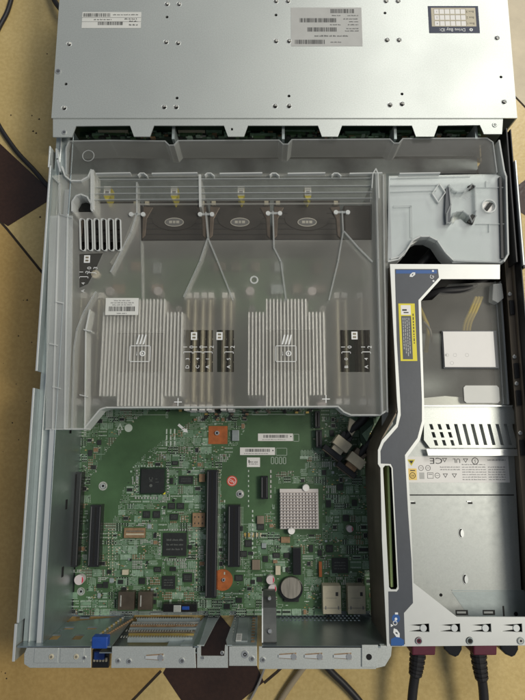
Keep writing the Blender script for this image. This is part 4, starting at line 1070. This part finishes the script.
# ================================================================== POWER SUPPLY
ps=thing('power_supply','silver power supply block with a white safety label at lower right','power supply',(460,520))
ZP=45
s_=B(); s_.pprism([(404,440),(514,440),(522,600),(524,618),(404,618)],3,ZP,'galvs'); s_.build('case',ps,bevel=.6)
s_=B(); x0,x1,y0,y1=rect(406,494.4,514,495.6,ZP+.1); s_.box(x0,x1,y0,y1,ZP,ZP+.12,'dim'); s_.build('seam',ps)
for px,py in ((413,503),(470,503)): 
    s_=B(); s_.pbox(px-2,py-1,px+2.5,py+1,ZP,ZP+.2,'dim'); s_.pbox(px-3,py-2,px+1,py-1,ZP,ZP+.8,'bright'); s_.build('case_tab',ps)
for px,py in ((465,579),(461,533)):
    s_=B(); x,y=at(px,py,ZP); s_.prism([(x-2.2+2.2*math.cos(t*.524)*.9+2.2,y+4.2*math.sin(t*.524)) for t in range(12)],ZP,ZP+.3,'dim'); s_.ring(x,y,ZP+.2,2.2,.25,'bright',sq=1.9); s_.prism([(x+.9+1.6*math.cos(t*.524),y-.3+3.4*math.sin(t*.524)) for t in range(12)],ZP+.3,ZP+.8,'bright'); s_.build('oval_slot',ps)
s_=B(); s_.pbox(452,590,524,591,ZP,ZP+.4,'galvd'); s_.pprism([(452,592),(530,591),(532,618),(470,618)],ZP,ZP+.2,'galvd'); s_.pcyl(441,595,1.4,ZP,ZP+.2,'hole')
for px in (462,489): s_.pbox(px-6,610,px+6,615,ZP+.2,ZP+.5,'dim'); s_.pbox(px-5,611.5,px+4,613.5,ZP+.5,ZP+.8,'bright')
s_.pcyl(516,614,1.8,ZP+.2,ZP+.5,'hole'); s_.pbox(503,606,504.5,618,ZP+.2,ZP+.5,'dim'); s_.build('end_step',ps)
def pl(s_,x0,x1,y0,y1,z):
    w=x1-x0;h=y1-y0
    def X(px): return at(px,468,z)[0]
    def Y(py): return at(460,py,z)[1]
    s_.prism([(X(407.5),Y(459.5)),(X(411.5),Y(466)),(X(415.5),Y(459.5))][::-1],z,z+.05,'yel2'); s_.prism([(X(409.3),Y(460.6)),(X(411.5),Y(464)),(X(413.7),Y(460.6))][::-1],z+.05,z+.08,'ink')
    s_.box(X(408),X(416.5),Y(480),Y(468.5),z,z+.05,'gold'); s_.ring((X(408)+X(416.5))/2,Y(475.5),z+.05,2.6,.3,'ink'); s_.box(X(410),X(415),Y(471),Y(470),z+.05,z+.1,'ink'); s_.text('80',(X(408)+X(416.5))/2,Y(475.5),z+.1,3,'ink',180)
    s_.text('CE',X(436.5),Y(460.5),z+.05,8,'ink',180,sx=1.3)
    for px,py in ((421,468),(428,468),(437,475.5)): s_.ring(X(px),Y(py),z,2.3,.22,'ink',n=16); s_.box(X(px)-1.4,X(px)+1.4,Y(py)-.15,Y(py)+.15,z,z+.05,'ink')
    for px,py in ((445,475.5),(454,475.5),(466,460.5),(445,460)): 
        s_.prism([(X(px)-2.4,Y(py)+1.8),(X(px),Y(py)-2.2),(X(px)+2.4,Y(py)+1.8)],z,z+.05,'ink',[[(X(px)-1.5,Y(py)+1.3),(X(px),Y(py)-1.3),(X(px)+1.5,Y(py)+1.3)]])
    s_.text('UL',X(457),Y(460.5),z+.05,6,'ink',180); s_.ring(X(475.5),Y(461),z,2.9,.35,'ink',n=18); s_.text('S',X(475.5),Y(461),z+.05,4,'ink',180)
    s_.box(X(427),X(433),Y(478.5),Y(472.5),z,z+.04,'ink'); s_.box(X(427.4),X(432.6),Y(478.1),Y(472.9),z+.04,z+.06,'paperw'); s_.box(X(428),X(432),Y(474.6),Y(474),z+.06,z+.09,'ink')
    s_.box(X(419),X(424),Y(479),Y(472.5),z,z+.04,'paperg')
    for py in (464.5,467,469.5,472,474.5,477,479.5):
        micro(s_,X(462),X(486),Y(py),z,1.0,'inkg'); 
        if py>465: micro(s_,X(488),X(505),Y(py),z,1.0,'inkg')
    for py in (467,469.5): micro(s_,X(440),X(460),Y(py),z,1.,'inkg')
    micro(s_,X(488),X(506),Y(460),z,1.1,'inkg')
sticker(405.5,456.5,509,482.5,ZP+.3,'paperw',ps,pl,name='safety_label')
for px in (452.5,509):
    s_=B(); s_.prism([at(px-10,640,42),at(px+9.5,640,42),at(px+10,650,42),at(px+7,655.5,42),at(px+3,657.5,42),at(px-3,655,42),at(px-8,650,42)],20,42,'blackg'); s_.build('pull_handle',ps,bevel=2.5)
# power cords
def cord(px,pts,label,lean):
    t=thing('power_cable',label,'power cord',(px,652),'power cords plugged in at the rear')
    s_=B(); s_.pprism([(px-13,636),(px+11,636),(px+10.5,655.5),(px-13,655.5)],20,48,'maroon'); s_.build('plug',t,bevel=1.2)
    P=[(*at(a,b_,c_),c_) for a,b_,c_ in pts]
    s_=B(); Q=smooth_path(P[:3],6); n_=len(Q); s_.tube(Q,[7-2.2*i/n_ for i in range(n_)],'rubber',14)
    for i in range(2,n_-1,2): 
        p=Q[i]; dd=(Q[i+1]-Q[i-1]).normalized(); s_.tube([p-dd*1.,p+dd*1.],7.7-2.2*i/n_,'rubber',14)
    s_.build('strain_relief',t,smooth=False)
    s_=B(); s_.tube(smooth_path(P[2:],8),4.3,'rubber',12); s_.build('cord',t,smooth=True)
cord(425,[(418,652,34),(416.5,666,34),(415,676,34),(413,690,33),(411,712,32),(408,740,30)],'black power cord with maroon plug at rear, beside the blue printed corner',0)
cord(486.5,[(478,652,34),(480,668,34),(482,680,34),(483.5,692,33),(484.5,712,32),(485,740,30)],'black power cord with maroon plug at rear, right-hand one, between the two pull handles',0)
# ================================================================== SAS CABLE CONNECTORS
def connector(px,py,label,k2):
    t=thing('cable_connector',label,'cable connector',(px,py),'angled cable connectors by the riser cage')
    z=ZB+22
    x,y=at(px,py,z); t.location=(x*S,y*S,ZB*S); a=math.radians(-38)
    def R4(u0,u1,v0,v1): return [(x+u*math.cos(a)-v*math.sin(a),y+u*math.sin(a)+v*math.cos(a)) for u,v in ((u0,v0),(u1,v0),(u1,v1),(u0,v1))]
    s_=B(); s_.prism(R4(-9,8,-5,5),ZB+6,z,'cream'); s_.prism(R4(-7,5,5,11),ZB+4,z-3,k2); sh=s_.build('shell',t,bevel=.6)
    s_=B(); s_.prism(R4(-13,9,-15,-10),ZB+2,z-6,'blackg'); s_.prism(R4(-12,8,-16,-15),ZB+2,z-7,'brown'); s_.build('socket_body',t,bevel=.4)
    s_=B(); s_.prism(R4(-6,5,-9.8,-5),ZB+6,z-3,'cream' if k2=='blackg' else 'tan'); s_.build('latch',sh,bevel=.4)
    s_=B(); P=[Vector((x,y,z-8)),Vector((x+10,y+14,z-4)),Vector((x+22,y+26,z)),Vector((x+34,y+50,z-8))]
    s_.tube(smooth_path(P,6),4,'rubber'); s_.build('cable',t,smooth=True)
connector(343,444,'tan and black angled connector on the board edge, the upper of the two','blackg')
connector(357,461,'tan and black angled connector on the board edge, the lower of the two','brown')
s_=B(); s_.pprism([(350,418),(360,424),(352,436),(348,430)],24,30,'cream'); tag(s_.build('connector_tab'),'small cream plastic tab just above the angled connectors','plastic tab')
s_=B(); s_.pprism([(360,425),(373,418),(374,424),(364,446),(360,440)],26,30,'pcbd'); s_.pprism([(362,434),(373,424),(367,442)],30,30.6,'pad2'); tag(s_.build('riser_card'),'small dark green card edge poking out beside the riser cage side','circuit card')
# ================================================================== LOOSE CABLES ON THE FLOOR
cable('black_cable','thin black cable curving over the tiles at upper left','cable',[(16,-20,2),(8,10,2),(-4,35,2),(-14,75,2),(-6,115,2),(14,148,2),(34,170,2),(48,186,2),(70,205,2)],2.6,'rubber')
cable('black_cable','short black cable at the top left edge of the lid','cable',[(46,-25,8),(52,-5,8),(58,6,10),(66,14,12)],3,'rubber')
cable('beige_cable','beige cable running off the bottom of the picture under the rear edge','cable',[(330,620,14),(312,656,8),(300,672,5),(284,695,4),(268,724,4)],2.9,'beige')
cable('black_cable','black cable leaving the rear edge towards bottom centre right','cable',[(306,640,14),(328,668,8),(345,685,5),(360,702,4),(378,728,4)],3.3,'rubber')
cable('black_cable','thin dark cable lying under the beige cable near the rear','cable',[(270,650,6),(260,680,3),(250,700,3)],1.2,'gwire')
# ================================================================== LIGHT
w=bpy.data.worlds.new('World'); bpy.context.scene.world=w; w.use_nodes=True
bg=w.node_tree.nodes['Background']; bg.inputs[0].default_value=(.80,.88,1.,1); bg.inputs[1].default_value=.21
def lamp(name,loc,target,size,power,col):
    l=bpy.data.lights.new(name,'AREA'); l.shape='DISK'; l.size=size; l.energy=power; l.color=col
    o=bpy.data.objects.new(name,l); C.objects.link(o); o.location=loc
    o.rotation_euler=(Vector(target)-Vector(loc)).to_track_quat('-Z','Y').to_euler()
lamp('unseen_lamp',(1.2,.15,1.65),(.1,.1,0),.6,23,(1,.95,.84))
lamp('unseen_lamp',(.95,1.75,1.9),(.1,.2,0),1.0,20,(1,.98,.92))  # second lamp, out of view, added to give the baffle its glare
sc=bpy.context.scene
sc.view_settings.view_transform='Standard'; sc.view_settings.look='None'; sc.view_settings.exposure=0; sc.view_settings.gamma=1
sc.cycles.transparent_max_bounces=32; sc.cycles.max_bounces=8
